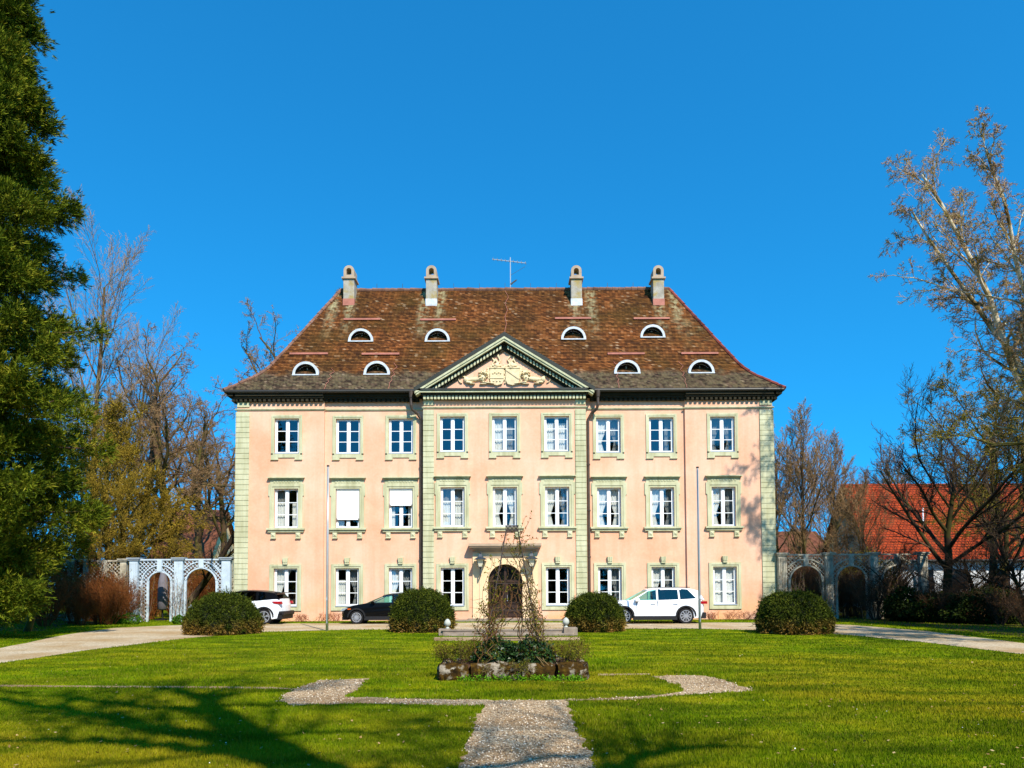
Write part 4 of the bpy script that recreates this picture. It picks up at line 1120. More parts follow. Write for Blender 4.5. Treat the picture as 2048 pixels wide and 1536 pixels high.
    fs += [(q + i * ny + j, q + i * ny + j + 1, q + (i + 1) * ny + j + 1, q + (i + 1) * ny + j) for i in range(m - 1) for j in range(ny - 1)]
    fs += [(i * ny, q + i * ny, q + (i + 1) * ny, (i + 1) * ny) for i in range(m - 1)] + [(i * ny + ny - 1, (i + 1) * ny + ny - 1, q + (i + 1) * ny + ny - 1, q + i * ny + ny - 1) for i in range(m - 1)]
    fs += [tuple(range(0, ny)) + tuple(range(q + ny - 1, q - 1, -1)), tuple(range((m - 1) * ny, m * ny))[::-1] + tuple(range(q + (m - 1) * ny, q + m * ny))]
    rp.add(vs_, fs)
    for (b0, b1, t0, t1) in pillars:
        for sy in (-1, 1):
            pts = []
            for dy in (0, -.06):
                for x, z in ((b0, belt(b0) - .03), (b1, belt(b1) - .03), (t1, groof(t1) - .06), (t0, groof(t0) - .06)): pts.append((x, sy * (wy(z) + dy), z))
            rp.add(pts, [(0, 1, 2, 3), (7, 6, 5, 4), (0, 4, 5, 1), (1, 5, 6, 2), (2, 6, 7, 3), (3, 7, 4, 0)])
    rp.build('roof', M[roofpaint], o, smooth=False)
    # glass
    for i in range(len(pillars) - 1):
        p, q_ = pillars[i], pillars[i + 1]
        for sy in (-1, 1):
            g = MB(); xa, xb1, xc, xd = p[1] - .03, q_[0] + .03, q_[2] + .03, p[3] - .03
            pts = [(x, sy * (wy(z) - .02), z) for x, z in ((xa, belt(xa) - .02), (xb1, belt(xb1) - .02), (xc, groof(xc) - .07), (xd, groof(xd) - .07))]
            g.add(pts, [(0, 1, 2, 3) if sy < 0 else (3, 2, 1, 0)]); g.build('side_window', M['cg'] if i == 0 else M['cgd'], o)
    p = pillars[0]; g = MB(); w1, w2 = wy(belt(p[0])) - .03, wroof - .03
    g.add([(p[0] + .0, -w1, belt(p[0]) - .0), (p[0], w1, belt(p[0])), (p[2], w2, groof(p[2]) - .05), (p[2], -w2, groof(p[2]) - .05)], [(0, 3, 2, 1)]); g.build('windscreen', M['cg'], o)
    p = pillars[-1]; g = MB(); w1 = wy(belt(p[1])) - .03
    g.add([(p[1] + .01, -w1, belt(p[1])), (p[1] + .01, w1, belt(p[1])), (p[3] + .01, w2, groof(p[3]) - .05), (p[3] + .01, -w2, groof(p[3]) - .05)], [(0, 1, 2, 3)]); g.build('rear_window', M['cgd'], o)
    # seats
    s = MB(); 
    for sx_ in (pillars[0][3] + .35, pillars[0][3] + 1.25):
        for yy in (-.38, .38): s.box(sx_, sx_ + .14, yy - .24, yy + .24, .6, zbelt + .18); s.box(sx_ + .02, sx_ + .12, yy - .12, yy + .12, zbelt + .2, zbelt + .4)
    s.build('seat', M['seat'], o, bevel=.03)
    # wheels
    for wx in wheels:
        for sy in (-1, 1):
            t = MB(); yc = sy * (W - .13)
            t.lathe([(wr - .09, -.11), (wr - .02, -.115), (wr, -.09), (wr, .09), (wr - .02, .115), (wr - .09, .11)], wx, yc, wr, 28, axis='y')
            wo = t.build('wheel', M['tyre'], o, smooth=False)
            yo = yc + sy * .09
            t = MB(); t.tube([(wx, yo - sy * .04, wr), (wx, yo - sy * .03, wr)], wr - .1, 24); 
            t.build('rim_back', M['rimdark'] if rimtype != 'cap' else M['rim'], wo)
            t = MB(); ns = {'five': 5, 'ten': 10, 'cap': 14}[rimtype]
            for k in range(ns):
                a = 2 * math.pi * k / ns + .3; r1 = wr - .1; ww = .05 if rimtype != 'cap' else .03
                if rimtype == 'five':
                    for da in (-.16, .16): t.bar((wx + .05 * math.cos(a), yo + sy * .01, wr + .05 * math.sin(a)), (wx + r1 * math.cos(a + da), yo + sy * .01, wr + r1 * math.sin(a + da)), .025, .035)
                else: t.bar((wx + .05 * math.cos(a), yo + sy * .01, wr + .05 * math.sin(a)), (wx + r1 * math.cos(a), yo + sy * .01, wr + r1 * math.sin(a)), .03, ww)
            for k in range(24):
                a, b = 2 * math.pi * k / 24, 2 * math.pi * (k + 1) / 24
                t.bar((wx + (wr - .105) * math.cos(a), yo + sy * .012, wr + (wr - .105) * math.sin(a)), (wx + (wr - .105) * math.cos(b), yo + sy * .012, wr + (wr - .105) * math.sin(b)), .035, .03)
            t.tube([(wx, yo, wr), (wx, yo + sy * .03, wr)], .06, 12); t.build('rim', M['rim'], wo)
    return o, belt, groof, wy
# white estate SUV
gx = G(1412, 1246); L1 = 4.7
pw = G(1371, 1247.2)
loc = (pw.x - 3.74, pw.y + .78, 0)
o, belt, groof, wy = car('parked_car', 'white estate car with black sills parked right of the door', loc, 1, L1,
    [(.05, .3), (.0, .55), (.03, .78), (.16, .93), (.55, 1.01), (1.28, 1.08), (2.5, 1.1), (3.6, 1.13), (4.35, 1.17), (4.62, 1.12), (4.7, .8), (4.68, .5), (4.6, .28)],
    1.08, (.93, 3.74), .355, [(1.25, 1.1), (2.02, 1.56), (2.4, 1.64), (2.9, 1.67), (3.5, 1.66), (4.1, 1.6), (4.42, 1.52), (4.62, 1.15)], .93, .68,
    [(1.2, 1.36, 1.98, 2.1), (2.42, 2.5, 2.42, 2.5), (3.42, 3.5, 3.4, 3.47), (4.25, 4.6, 3.85, 4.36)], 'carwhite', 'carwhite', 'ten')
s = MB(); s.box(4.36, 4.72, -.9, -.62, .9, 1.02); s.box(4.36, 4.72, .62, .9, .9, 1.02); s.build('tail_light', M['red'], o)
s = MB(); s.prism([(.04, .8), (.42, .86), (.46, .94), (.14, .92)], -.905, -.8); s.build('headlight', M['headlamp'], o)
s = MB(); s.box(1.42, 1.62, -1.1, -.9, 1.02, 1.16); s.build('wing_mirror', M['carwhite'], o, bevel=.03)
s = MB(); s.bar((2.15, -.64, 1.66), (4.0, -.64, 1.655), .03); s.bar((2.15, .64, 1.66), (4.0, .64, 1.655), .03); s.build('roof_rail', M['plastic'], o)
for hx in (2.25, 3.28): s = MB(); s.box(hx - .1, hx + .1, -.955, -.92, .9, .93); s.build('door_handle', M['carwhite'], o)
s = MB()
for hx in (1.5, 2.47): s.box(hx - .006, hx + .006, -.936, -.9, .4, 1.06)
s.build('door_seam', M['plastic'], o)
# left SUV, white with black roof
pw = G(530, 1249); W2 = 3.62
loc = (pw.x - W2 - .02, pw.y + .78, 0)
o, *_ = car('parked_car', 'white car with black roof parked at the left corner behind a dome bush', loc, 1, 4.5,
    [(.05, .3), (.0, .55), (.04, .8), (.2, .95), (.6, 1.02), (1.25, 1.08), (2.4, 1.1), (3.4, 1.14), (4.1, 1.2), (4.4, 1.2), (4.49, .9), (4.5, .55), (4.42, .28)],
    1.08, (.9, 3.62), .36, [(1.2, 1.1), (1.95, 1.52), (2.3, 1.6), (2.8, 1.63), (3.4, 1.6), (3.9, 1.54), (4.15, 1.48), (4.42, 1.22)], .93, .67,
    [(1.15, 1.3, 1.9, 2.02), (2.35, 2.45, 2.35, 2.43), (3.2, 3.3, 3.2, 3.28), (3.7, 4.32, 3.6, 4.1)], 'carwhite', 'carblack', 'five')
s = MB(); s.prism([(4.0, 1.08), (4.1, .98), (4.47, .95), (4.45, 1.08)], -.925, -.8); s.prism([(4.0, 1.08), (4.1, .98), (4.47, .95), (4.45, 1.08)], .8, .925); s.build('tail_light', M['red'], o)
s = MB(); s.prism([(.06, .8), (.45, .9), (.5, .97), (.2, .95)], -.905, -.8); s.build('headlight', M['headlamp'], o)
s = MB(); s.box(4.0, 4.35, -.55, .55, 1.46, 1.5); s.build('rear_spoiler', M['carblack'], o, bevel=.015)
s = MB(); s.box(4.3, 4.54, -.9, .9, .42, .62); s.build('rear_bumper', M['plastic'], o, bevel=.04)
# black hatchback
pw = G(714, 1248); 
loc = (pw.x - .82, pw.y + .74, 0)
o, *_ = car('parked_car', 'small black hatchback parked between two dome bushes, nose left', loc, 1, 4.2,
    [(.04, .3), (.0, .5), (.04, .66), (.2, .76), (.65, .88), (1.3, .98), (2.2, .99), (3.2, 1.02), (3.9, 1.02), (4.12, .95), (4.2, .6), (4.12, .28)],
    .97, (.82, 3.4), .315, [(1.28, 1.0), (2.0, 1.36), (2.3, 1.43), (2.8, 1.45), (3.3, 1.42), (3.7, 1.32), (4.05, 1.02)], .88, .6,
    [(1.2, 1.34, 1.95, 2.06), (2.5, 2.6, 2.45, 2.55), (3.4, 3.9, 3.3, 3.62)], 'carblack', 'carblack', 'cap')
s = MB(); s.prism([(.06, .6), (.34, .66), (.4, .76), (.16, .73)], -.875, -.78); s.build('headlight', M['headlamp'], o)
s = MB(); s.box(.4, .55, -.885, -.86, .68, .73); s.build('indicator', M['orange'], o)
s = MB(); s.box(1.5, 1.68, -1.02, -.84, .96, 1.07); s.build('wing_mirror', M['carblack'], o, bevel=.03)
# ------------------------------------------------------------------ trellis arcades beside the house
def trellis(name, label, y, pillars, bays, ztop, mat, dim=1.0, origin=None):
    ox = origin; o = thing(name, label, 'trellis', (ox, y, 0))
    for (a, b) in pillars:
        s = MB(); a -= ox; b -= ox
        s.box(a + .02, b - .02, -.12, .12, 0, ztop - .12)
        n = 5; wd = (b - a - .04) / n
        for k in range(n): s.box(a + .02 + k * wd + .02, a + .02 + (k + 1) * wd - .02, -.15, -.12, .15, ztop - .25)
        s.box(a - .03, b + .03, -.16, .16, 0, .14); s.build('pillar', mat, o)
        s = MB(); s.box(a - .05, b + .05, -.18, .18, ztop - .12, ztop - .04); s.box(a - .1, b + .1, -.22, .22, ztop - .04, ztop + .02); s.build('pillar_cap', M['sillgrey'] if mat is M['trellis'] else mat, o)
    for (a, b) in zip([p[1] for p in pillars[:-1]], [p[0] for p in pillars[1:]]):
        s = MB(); s.box(a - ox, b - ox, -.06, .06, ztop - .13, ztop - .05); s.build('top_rail', mat, o)
    for (a, b, oc, orad, oh) in bays:                  # lattice panel with an arched opening; oc centre, orad radius, oh spring height
        a -= ox; b -= ox; oc -= ox
        ztp = ztop - .15
        def ins(x, z):
            if not (a < x < b and .02 < z < ztp): return False
            if z < oh: return abs(x - oc) > orad + .04
            return math.hypot(x - oc, z - oh) > orad + .04
        s = MB(); p = .2
        for sg in (1, -1):
            k0 = -int(ztp / p) - 2; k1 = int((b - a + ztp) / p) + 2
            for k in range(k0, k1):
                run = None; zz = 0.02
                while zz < ztp + .03:
                    x = (a + k * p + zz) if sg > 0 else (a + k * p + ztp - zz)
                    if ins(x, zz):
                        if run is None: run = (x, zz)
                        last = (x, zz)
                    elif run is not None:
                        if math.dist(run, last) > .08: s.bar((run[0], sg * .012, run[1]), (last[0], sg * .012, last[1]), .012, .034)
                        run = None
                    zz += .045
                if run is not None and math.dist(run, last) > .08: s.bar((run[0], sg * .012, run[1]), (last[0], sg * .012, last[1]), .012, .034)
        s.build('lattice', mat, o)
        s = MB(); n = 14
        for rr_, w_ in ((orad, .07), (orad + .32, .05)):
            pts = [(oc - rr_ * math.cos(math.pi * k / n), oh + rr_ * math.sin(math.pi * k / n)) for k in range(n + 1)]
            pts = [q for q in pts if q[1] < ztp and a - .05 < q[0] < b + .05]
            for q1, q2 in zip(pts[:-1], pts[1:]): s.bar((q1[0], 0, q1[1]), (q2[0], 0, q2[1]), .12, w_)
            for e in (-1, 1):
                if a < oc + e * rr_ < b: s.bar((oc + e * rr_, 0, 0), (oc + e * rr_, 0, oh), .12, w_)
        s.box(oc - .12, oc + .12, -.08, .08, oh + orad, ztp + .02); s.build('arch', mat, o)
    return o
yl = G(400, 1243).y
X = lambda px, y=yl, py=1200: U(px, py, y).x
zt_ = U(350, 1116, yl).z
trellis('trellis_arcade', 'pale blue lattice trellis with two arches attached left of the house', yl,
        [(X(259), X(277)), (X(348), X(367)), (X(443), X(462))],
        [(X(277), X(348), X(319), (X(343) - X(296)) / 2, U(319, 1143, yl).z - (X(343) - X(296)) / 2), (X(367), X(443), X(402), (X(434) - X(371)) / 2, U(402, 1136, yl).z - (X(434) - X(371)) / 2)], zt_, M['trellis'], origin=X(400))
trellis('trellis_arcade', 'weathered lattice trellis half hidden in brushwood by the big conifer', yl + 1.2,
        [(X(108), X(123)), (X(140), X(152)), (X(216), X(230))], [(X(152), X(216), X(184), .5, 1.9)], zt_, M['oldtrellis'], origin=X(180))
yr = G(1640, 1238).y
trellis('trellis_arcade', 'weathered grey lattice trellis with arches right of the house', yr,
        [(X(1556, yr), X(1574, yr)), (X(1650, yr), X(1667, yr)), (X(1740, yr), X(1757, yr)), (X(1838, yr), X(1856, yr))],
        [(X(1574, yr), X(1650, yr), X(1613, yr), .85, 1.9), (X(1667, yr), X(1740, yr), X(1704, yr), .78, 1.95), (X(1757, yr), X(1838, yr), X(1797, yr), .85, 1.9)], U(1640, 1106, yr).z, M['oldtrellis'], origin=X(1640, yr))
# covered parasol behind the first arch
p = G(333, 1240.0); o = thing('covered_parasol', 'folded parasol under a dark grey cover behind the lattice arch', 'parasol', (p.x, yl + 1.6, 0))
s = MB(); s.lathe([(.12, 0.55), (.27, .62), (.27, 1.4), (.24, 2.1), (.12, 2.62), (.03, 2.7)], k=10); s.build('cover', simple('grey_parasol_cover', '#6d6a72', .8, var=.1), o, smooth=True)
s = MB(); s.tube([(0, 0, 0), (0, 0, .6)], .035, 8); s.box(-.3, .3, -.3, .3, 0, .08); s.build('stand', M['plastic'], o)

# ------------------------------------------------------------------ stone planter with obelisk
pf0, pf1 = G(871, 1365), G(1177, 1358)
pc = ((pf0.x + pf1.x) / 2, (pf0.y + pf1.y) / 2 + .02); pw_ = (pf1.x - pf0.x) / 2; ph = .31
pt = thing('stone_planter', 'long mossy stone planter on the lawn in front of the steps', 'planter', (pc[0], pc[1], 0))
PD = 1.35
def rough_block(mb, x0, x1, y0, y1, z0, z1, seed, j=.02):
    rr = random.Random(seed); nx = max(2, int((x1 - x0) / .12)); ny = max(2, int((y1 - y0) / .12)); nz = 4
    vs_, idx = [], {}
    def V(i, jj, k):
        key = (i, jj, k)
        if key not in idx:
            fx, fy, fz_ = i / nx, jj / ny, k / nz
            rnd = .035 if (i in (0, nx)) + (jj in (0, ny)) + (k in (0, nz)) > 1 else 0
            x = x0 + (x1 - x0) * fx; y = y0 + (y1 - y0) * fy; z = z0 + (z1 - z0) * fz_
            cx, cy, cz = (x0 + x1) / 2, (y0 + y1) / 2, (z0 + z1) / 2
            x += -math.copysign(rnd, x - cx) * (i in (0, nx)); y += -math.copysign(rnd, y - cy) * (jj in (0, ny)); z += -rnd * (k == nz)
            idx[key] = len(vs_); vs_.append((x + rr.uniform(-j, j), y + rr.uniform(-j, j), z + rr.uniform(-j, j) * 1.2))
        return idx[key]
    fs = []
    for i in range(nx):
        for jj in range(ny):
            fs.append((V(i, jj, nz), V(i + 1, jj, nz), V(i + 1, jj + 1, nz), V(i, jj + 1, nz)))
    for i in range(nx):
        for k in range(nz):
            fs.append((V(i, 0, k), V(i + 1, 0, k), V(i + 1, 0, k + 1), V(i, 0, k + 1))); fs.append((V(i, ny, k + 1), V(i + 1, ny, k + 1), V(i + 1, ny, k), V(i, ny, k)))
    for jj in range(ny):
        for k in range(nz):
            fs.append((V(0, jj, k + 1), V(0, jj + 1, k + 1), V(0, jj + 1, k), V(0, jj, k))[::-1]); fs.append((V(nx, jj, k), V(nx, jj + 1, k), V(nx, jj + 1, k + 1), V(nx, jj, k + 1)))
    mb.add(vs_, fs)
for k, (a, b) in enumerate(((-pw_, -pw_ * .58), (-pw_ * .575, pw_ * .1), (pw_ * .105, pw_ * .55), (pw_ * .555, pw_))):
    s = MB(); rough_block(s, a, b, 0, .2, -.03, ph + .02 * (k % 2), k); s.build('stone_block', M['mossy'], pt, smooth=True)
for k, e in enumerate((-1, 1)):
    s = MB(); rough_block(s, min(e * pw_, e * (pw_ - .2)), max(e * pw_, e * (pw_ - .2)), .2, PD, -.03, ph, 9 + k); s.build('stone_block', M['mossy'], pt, smooth=True)
s = MB(); rough_block(s, -pw_ + .2, pw_ - .2, PD - .2, PD, -.03, ph - .02, 12); s.build('stone_block', M['mossy'], pt, smooth=True)
s = MB(); rough_block(s, -pw_ + .18, pw_ - .18, .18, PD - .18, 0.1, ph - .03, 14, .025); s.build('soil', M['soil'], pt)
M['weed'] = leafmat('fresh_weed_leaves', [(0, '#3f6a0c'), (.5, '#5f8f12'), (1, '#84b023')], .3)
c = np.stack([np.random.default_rng(4).uniform(-1.0, 1.3, 260), np.random.default_rng(5).uniform(-.16, .0, 260), np.random.default_rng(6).uniform(.0, .07, 260)], 1)
V, Fq, at = leafcloud(c, 5, .05, .03); me = mesh_np('weeds', V, [Fq], M['weed'], attrs=at)
o = link('weeds', me, kind='stuff', label='fresh green weeds along the foot of the mossy planter', category='weeds'); o.location = (pc[0], pc[1] - .03, 0)

# obelisk
oc = U(1025, 1290, pc[1] + PD / 2); ob = thing('iron_obelisk', 'tall rusty iron plant obelisk with lattice top standing in the planter', 'obelisk', (oc.x, oc.y, ph - .05))
zo = U(1025, 1062, oc.y).z - ph + .05; bw = .56; tw = .115
s = MB()
for ex in (-1, 1):
    for ey in (-1, 1): s.bar((ex * bw, ey * bw * .8, 0), (ex * tw, ey * tw, zo), .018)
s.build('legs', M['iron'], ob)
s = MB()
for t in (.19, .4, .6, .8):
    w_ = bw + (tw - bw) * t; wy_ = bw * .8 + (tw - bw * .8) * t
    for a, b in (((-w_, -wy_), (w_, -wy_)), ((w_, -wy_), (w_, wy_)), ((w_, wy_), (-w_, wy_)), ((-w_, wy_), (-w_, -wy_))): s.bar((*a, zo * t), (*b, zo * t), .012)
s.build('crossbars', M['iron'], ob)
s = MB()
for yy in (-tw, tw):
    for zz in (zo, zo + .095): s.bar((-tw - .01, yy, zz), (tw + .01, yy, zz), .014)
    for k in range(3):
        a, b = -tw + k * tw * 2 / 3, -tw + (k + 1) * tw * 2 / 3
        s.bar((a, yy, zo), (b, yy, zo + .095), .01); s.bar((a, yy, zo + .095), (b, yy, zo), .01); s.bar((a, yy, zo), (a, yy, zo + .095), .012)
    s.bar((tw, yy, zo), (tw, yy, zo + .095), .012)
for xx in (-tw, tw):
    for zz in (zo, zo + .095): s.bar((xx, -tw, zz), (xx, tw, zz), .014)
s.build('lattice_top', M['iron'], ob)
# climbing rose on the obelisk
M['stem'] = bark('rose_stem', '#4b3020', '#7c5a38', '#6b5f3c'); M['stem2'] = bark('pale_stem', '#7a5a45', '#a88c74')
M['budleaf'] = leafmat('young_rose_leaves', [(0, '#4d2a18'), (.35, '#5d5a17'), (.7, '#7d7c20'), (1, '#a49a33')], .3)
rr = random.Random(11); polyl = []; tips = []
def climber(ex, ey, top, n, spread):
    for _ in range(n):
        p0 = Vector((ex * bw + rr.gauss(0, .1), ey * bw * .8 + rr.gauss(0, .1), 0)); T = rr.uniform(.35, 1) * top
        pts, rad = [], []; ph_ = rr.uniform(0, 6); K = 26; amp = rr.uniform(.03, .09); r_ = rr.uniform(.006, .014); w1 = rr.uniform(.5, 1.1); dr = rr.gauss(0, spread)
        ox_, oy_ = p0.x - ex * bw, p0.y - ey * bw * .8
        for k in range(K):
            t = k / (K - 1) * T; w_ = 1 - t * (1 - tw / bw)
            pts.append((ex * bw * w_ + ox_ + amp * math.sin(ph_ + k * w1) + dr * t + rr.gauss(0, .008), ey * bw * .8 * w_ + oy_ + amp * math.cos(ph_ * 1.3 + k * w1 * .8), t * zo))
            rad.append(r_ * (1 - .6 * k / K))
        polyl.append((pts, rad))
        for _ in range(16):                        # side shoots
            k = rr.randint(2, K - 1); q = Vector(pts[k]); d = Vector((rr.gauss(0, 1), rr.gauss(0, 1), rr.uniform(-.1, 1.4))).normalized(); sp, sr = [tuple(q)], [.004]
            Ls = rr.uniform(.06, .26)
            for j in range(4):
                d = (d + Vector((rr.gauss(0, .3), rr.gauss(0, .3), rr.gauss(0, .2)))).normalized(); q = q + d * Ls / 4; sp.append(tuple(q)); sr.append(.0035 - .0004 * j)
                if rr.random() < .5: tips.append(tuple(q))
            polyl.append((sp, sr))
for ex, ey, top, n, sp in ((1, -1, 1.0, 10, .06), (1, 1, 1.0, 7, .06), (-1, -1, .85, 11, .06), (-1, 1, .9, 7, .06)): climber(ex, ey, top, n, sp)
for _ in range(7):                                # long loose canes crossing through the frame
    a = Vector((rr.uniform(-.5, .1), rr.uniform(-.3, .3), rr.uniform(.2, 1.0))); b = Vector((rr.uniform(.1, .4), rr.uniform(-.3, .3), rr.uniform(1.0, 2.4)))
    if _ > 3: b.x *= -1; a.x *= -1
    polyl.append(([tuple(a.lerp(b, t / 9) + Vector((.06 * math.sin(t * 1.1 + _), 0, .05 * math.sin(t * .9 + _)))) for t in range(10)], [.009 - .0004 * t for t in range(10)]))
for _ in range(12):                                # tuft of shoots above the right side of the top
    a = Vector((rr.uniform(.05, .2), rr.gauss(0, .1), zo * rr.uniform(.72, .95))); d = Vector((rr.uniform(-.1, .5), rr.gauss(0, .2), 1)).normalized(); L = rr.uniform(.25, .6); pts = [tuple(a)]
    q = a
    for k in range(6):
        d = (d + Vector((rr.gauss(0, .25), rr.gauss(0, .25), rr.gauss(0, .1)))).normalized(); q = q + d * L / 6; pts.append(tuple(q)); tips.append(tuple(q))
    polyl.append((pts, [.005 - .0005 * k for k in range(7)]))
ro = thing('climbing_rose', 'budding climbing rose wound up the legs of the iron obelisk', 'climbing rose', (oc.x, oc.y, ph - .05))
V, Fa = tubes(polyl, 5); link('stems', mesh_np('stems', V, [Fa], M['stem'], smooth=True), ro)
V, Fq, at = leafcloud(np.array(tips), 2, .042, .012, aspect=.6); link('leaves', mesh_np('leaves', V, [Fq], M['budleaf'], attrs=at), ro)

# dark evergreen clumps and small twiggy shrubs in the planter
M['ivy'] = leafmat('dark_glossy_leaves', [(0, '#12200f'), (.5, '#26401a'), (.85, '#3a5828'), (1, '#6a8258')], .1, .4, .35)
def clump(name, label, cat, pos, rx, ry, rz_, n, size, mat, seed, kind='leaves', stems=True, group=None):
    rng = np.random.default_rng(seed); o = thing(name, label, cat, pos, 0, group)
    v = rng.normal(0, 1, (n, 3)); v /= np.linalg.norm(v, axis=1, keepdims=True); rad = rng.uniform(.55, 1, (n, 1)) ** .5
    lump = 1 + .14 * np.sin(v[:, :1] * 6 + seed) * np.cos(v[:, 2:] * 5 + seed) + .1 * np.sin(v[:, 1:2] * 9)
    c = v * rad * lump * np.array([rx, ry, rz_]); c[:, 2] += rz_ * .75; c[:, 2] = np.maximum(c[:, 2], .02)
    e = np.cross(v, rng.normal(0, 1, (n, 3))); e /= np.linalg.norm(e, axis=1, keepdims=True)
    d = v * .7 + rng.normal(0, .5, (n, 3)) + np.array([0, 0, -.2]); d /= np.linalg.norm(d, axis=1, keepdims=True)
    L = size * rng.uniform(.6, 1.3, (n, 1)); V = np.stack([c, c + d * L * .5 + e * L * .35, c + d * L, c + d * L * .5 - e * L * .35], 1).reshape(-1, 3)
    link('leaves', mesh_np('leaves', V, [np.arange(n * 4).reshape(-1, 4)], mat, attrs=np.repeat(rng.random(n), 4)), o)
    if stems:
        rr_ = random.Random(seed); pl = []
        for _ in range(26):
            a = rr_.uniform(0, 6.28); q = Vector((0, 0, 0)); e_ = Vector((rx * math.cos(a) * .8, ry * math.sin(a) * .8, rz_ * rr_.uniform(.6, 1.5)))
            pl.append(([tuple(q.lerp(e_, t / 5) + Vector((rr_.gauss(0, .01), rr_.gauss(0, .01), 0))) for t in range(6)], [max(.003, .008 * rx * 2)] * 6))
        V, Fa = tubes(pl, 4); link('stems', mesh_np('stems', V, [Fa], M['stem']), o)
    return o
for px, py, rx, lab, sd in ((990, 1312, .33, 'dark green leafy evergreen clump under the left leg of the obelisk', 1), (1064, 1313, .36, 'dark green leafy evergreen clump under the right leg of the obelisk', 2)):
    q = U(px, py, oc.y - .15); clump('evergreen_clump', lab, 'evergreen plant', (q.x, oc.y - .3, ph - .06), rx * 1.12, .3, .27, 2200, .065, M['ivy'], sd)
M['bud'] = leafmat('grey_brown_buds', [(0, '#5a4632'), (.5, '#80694c'), (1, '#a0875f')], .1)
M['budy'] = leafmat('ochre_buds', [(0, '#5e4a14'), (.5, '#87701f'), (1, '#a88f30')], .1)
TW = dict(seg=[4, 4, 3], wig=[.12, .16, .2], up=[.05, .04, .02], n=[6, 4], t0=[.2, .2], ang=[.6, .7], lr=[.55, .5], rr=[.7, .7], taper=[.6, .5, .4], rmin=.002, L0=.75)
for k, (px, lab) in enumerate(((912, 'small twiggy shrub at the left end of the planter'), (1130, 'small twiggy shrub at the right end of the planter'))):
    q = U(px, 1320, pc[1] + .55)
    make_tree('twiggy_shrub', lab, 'shrub', (q.x, q.y, ph - .05), 31 + k, TW, .5, .004, M['stem'], M['stem'], split=1, stems=44, spread=1.0, leaves=(1, .04, M['budleaf'], 'leaves'), tp='stems', cp='twigs', group='shrubs at the ends of the planter')
q = U(1020, 1330, pc[1] + .35)
make_tree('creeping_stems', 'tangle of low dead stems lying across the middle of the planter', 'dead plant', (q.x, q.y, ph - .05), 40, dict(TW, up=[-.05, 0, 0]), .26, .004, M['stem2'], M['stem'], split=1, stems=50, spread=3.5, leaves=(1, .022, M['budleaf'], 'leaves'), tp='stems', cp='twigs')

# pruned roses along the house foot
RB = dict(seg=[3, 3], wig=[.2, .3], up=[.0, .05], n=[3], t0=[.4], ang=[.7], lr=[.5], rr=[.7], taper=[.7, .5], rmin=.006, L0=.8)
M['redstem'] = bark('reddish_rose_stem', '#6e3a2a', '#a0604a')
M['redleaf'] = leafmat('reddish_young_leaves', [(0, '#6e3020'), (.6, '#985a35'), (1, '#75672a')], .3)
def rosebush(x, y, seed, label, group):
    return make_tree('rose_bush', label, 'rose bush', (x, y, 0), seed, RB, .42, .009, M['redstem'], M['redstem'], split=1, stems=6, spread=.7, leaves=(2, .04, M['redleaf'], 'leaves'), tp='stems', cp='shoots', group=group)
pb_l = rosebush(U(572, 1235, 38).x, 38.0, 5, 'pruned bare rose bush in the row at the foot of the left house wall', 'pruned roses along the left wall'); kl = kids_of(pb_l)
rr = random.Random(3)
for k, px in enumerate((584, 596, 608, 618, 629, 641, 664, 676, 688)): dup(pb_l, kl, (U(px, 1235, 38).x, 38 + rr.uniform(-.15, .15), 0), rr.uniform(0, 6), rr.uniform(.8, 1.2))
pb_r = dup(pb_l, kl, (U(1418, 1235, 38).x, 38, 0), 1, 1, 'pruned bare rose bush in the row at the foot of the right house wall', 'pruned roses along the right wall')
for k, px in enumerate((1428, 1439, 1449, 1463, 1475, 1486, 1497, 1508, 1560)): dup(pb_r, kl, (U(px, 1235, 38).x, 38 + rr.uniform(-.15, .15), 0), rr.uniform(0, 6), rr.uniform(.8, 1.2))

# ------------------------------------------------------------------ buildings behind the trees
def redroof():
    m = N('orange_roof_tiles', .9, .2); x, y, z = m.sep()
    br = m.n('ShaderNodeTexBrick'); br.offset = 0.5; br.inputs['Scale'].default_value = 1; br.inputs['Brick Width'].default_value = .28; br.inputs['Row Height'].default_value = .2; br.inputs['Mortar Size'].default_value = .03
    cb = m.n('ShaderNodeCombineXYZ'); m.l(x, cb.inputs[0]); m.l(z, cb.inputs[1]); m.l(cb.outputs[0], br.inputs['Vector'])
    br.inputs['Color1'].default_value = lin('#a84016'); br.inputs['Color2'].default_value = lin('#8a3010'); br.inputs['Mortar'].default_value = lin('#4a1809')
    c = m.mix(m.ramp(m.noise(.6, detail=5), [(.4, 0.0), (.7, .4)]), br.outputs[0], '#7d3418'); m.color(c); return m.m
M['redroof'] = redroof(); M['brownroof'] = simple('brown_barn_roof', '#6b3f2a', .9, var=.25, scale=2)
M['whitewall'] = simple('white_house_wall', '#dcdcda', .9, var=.05)
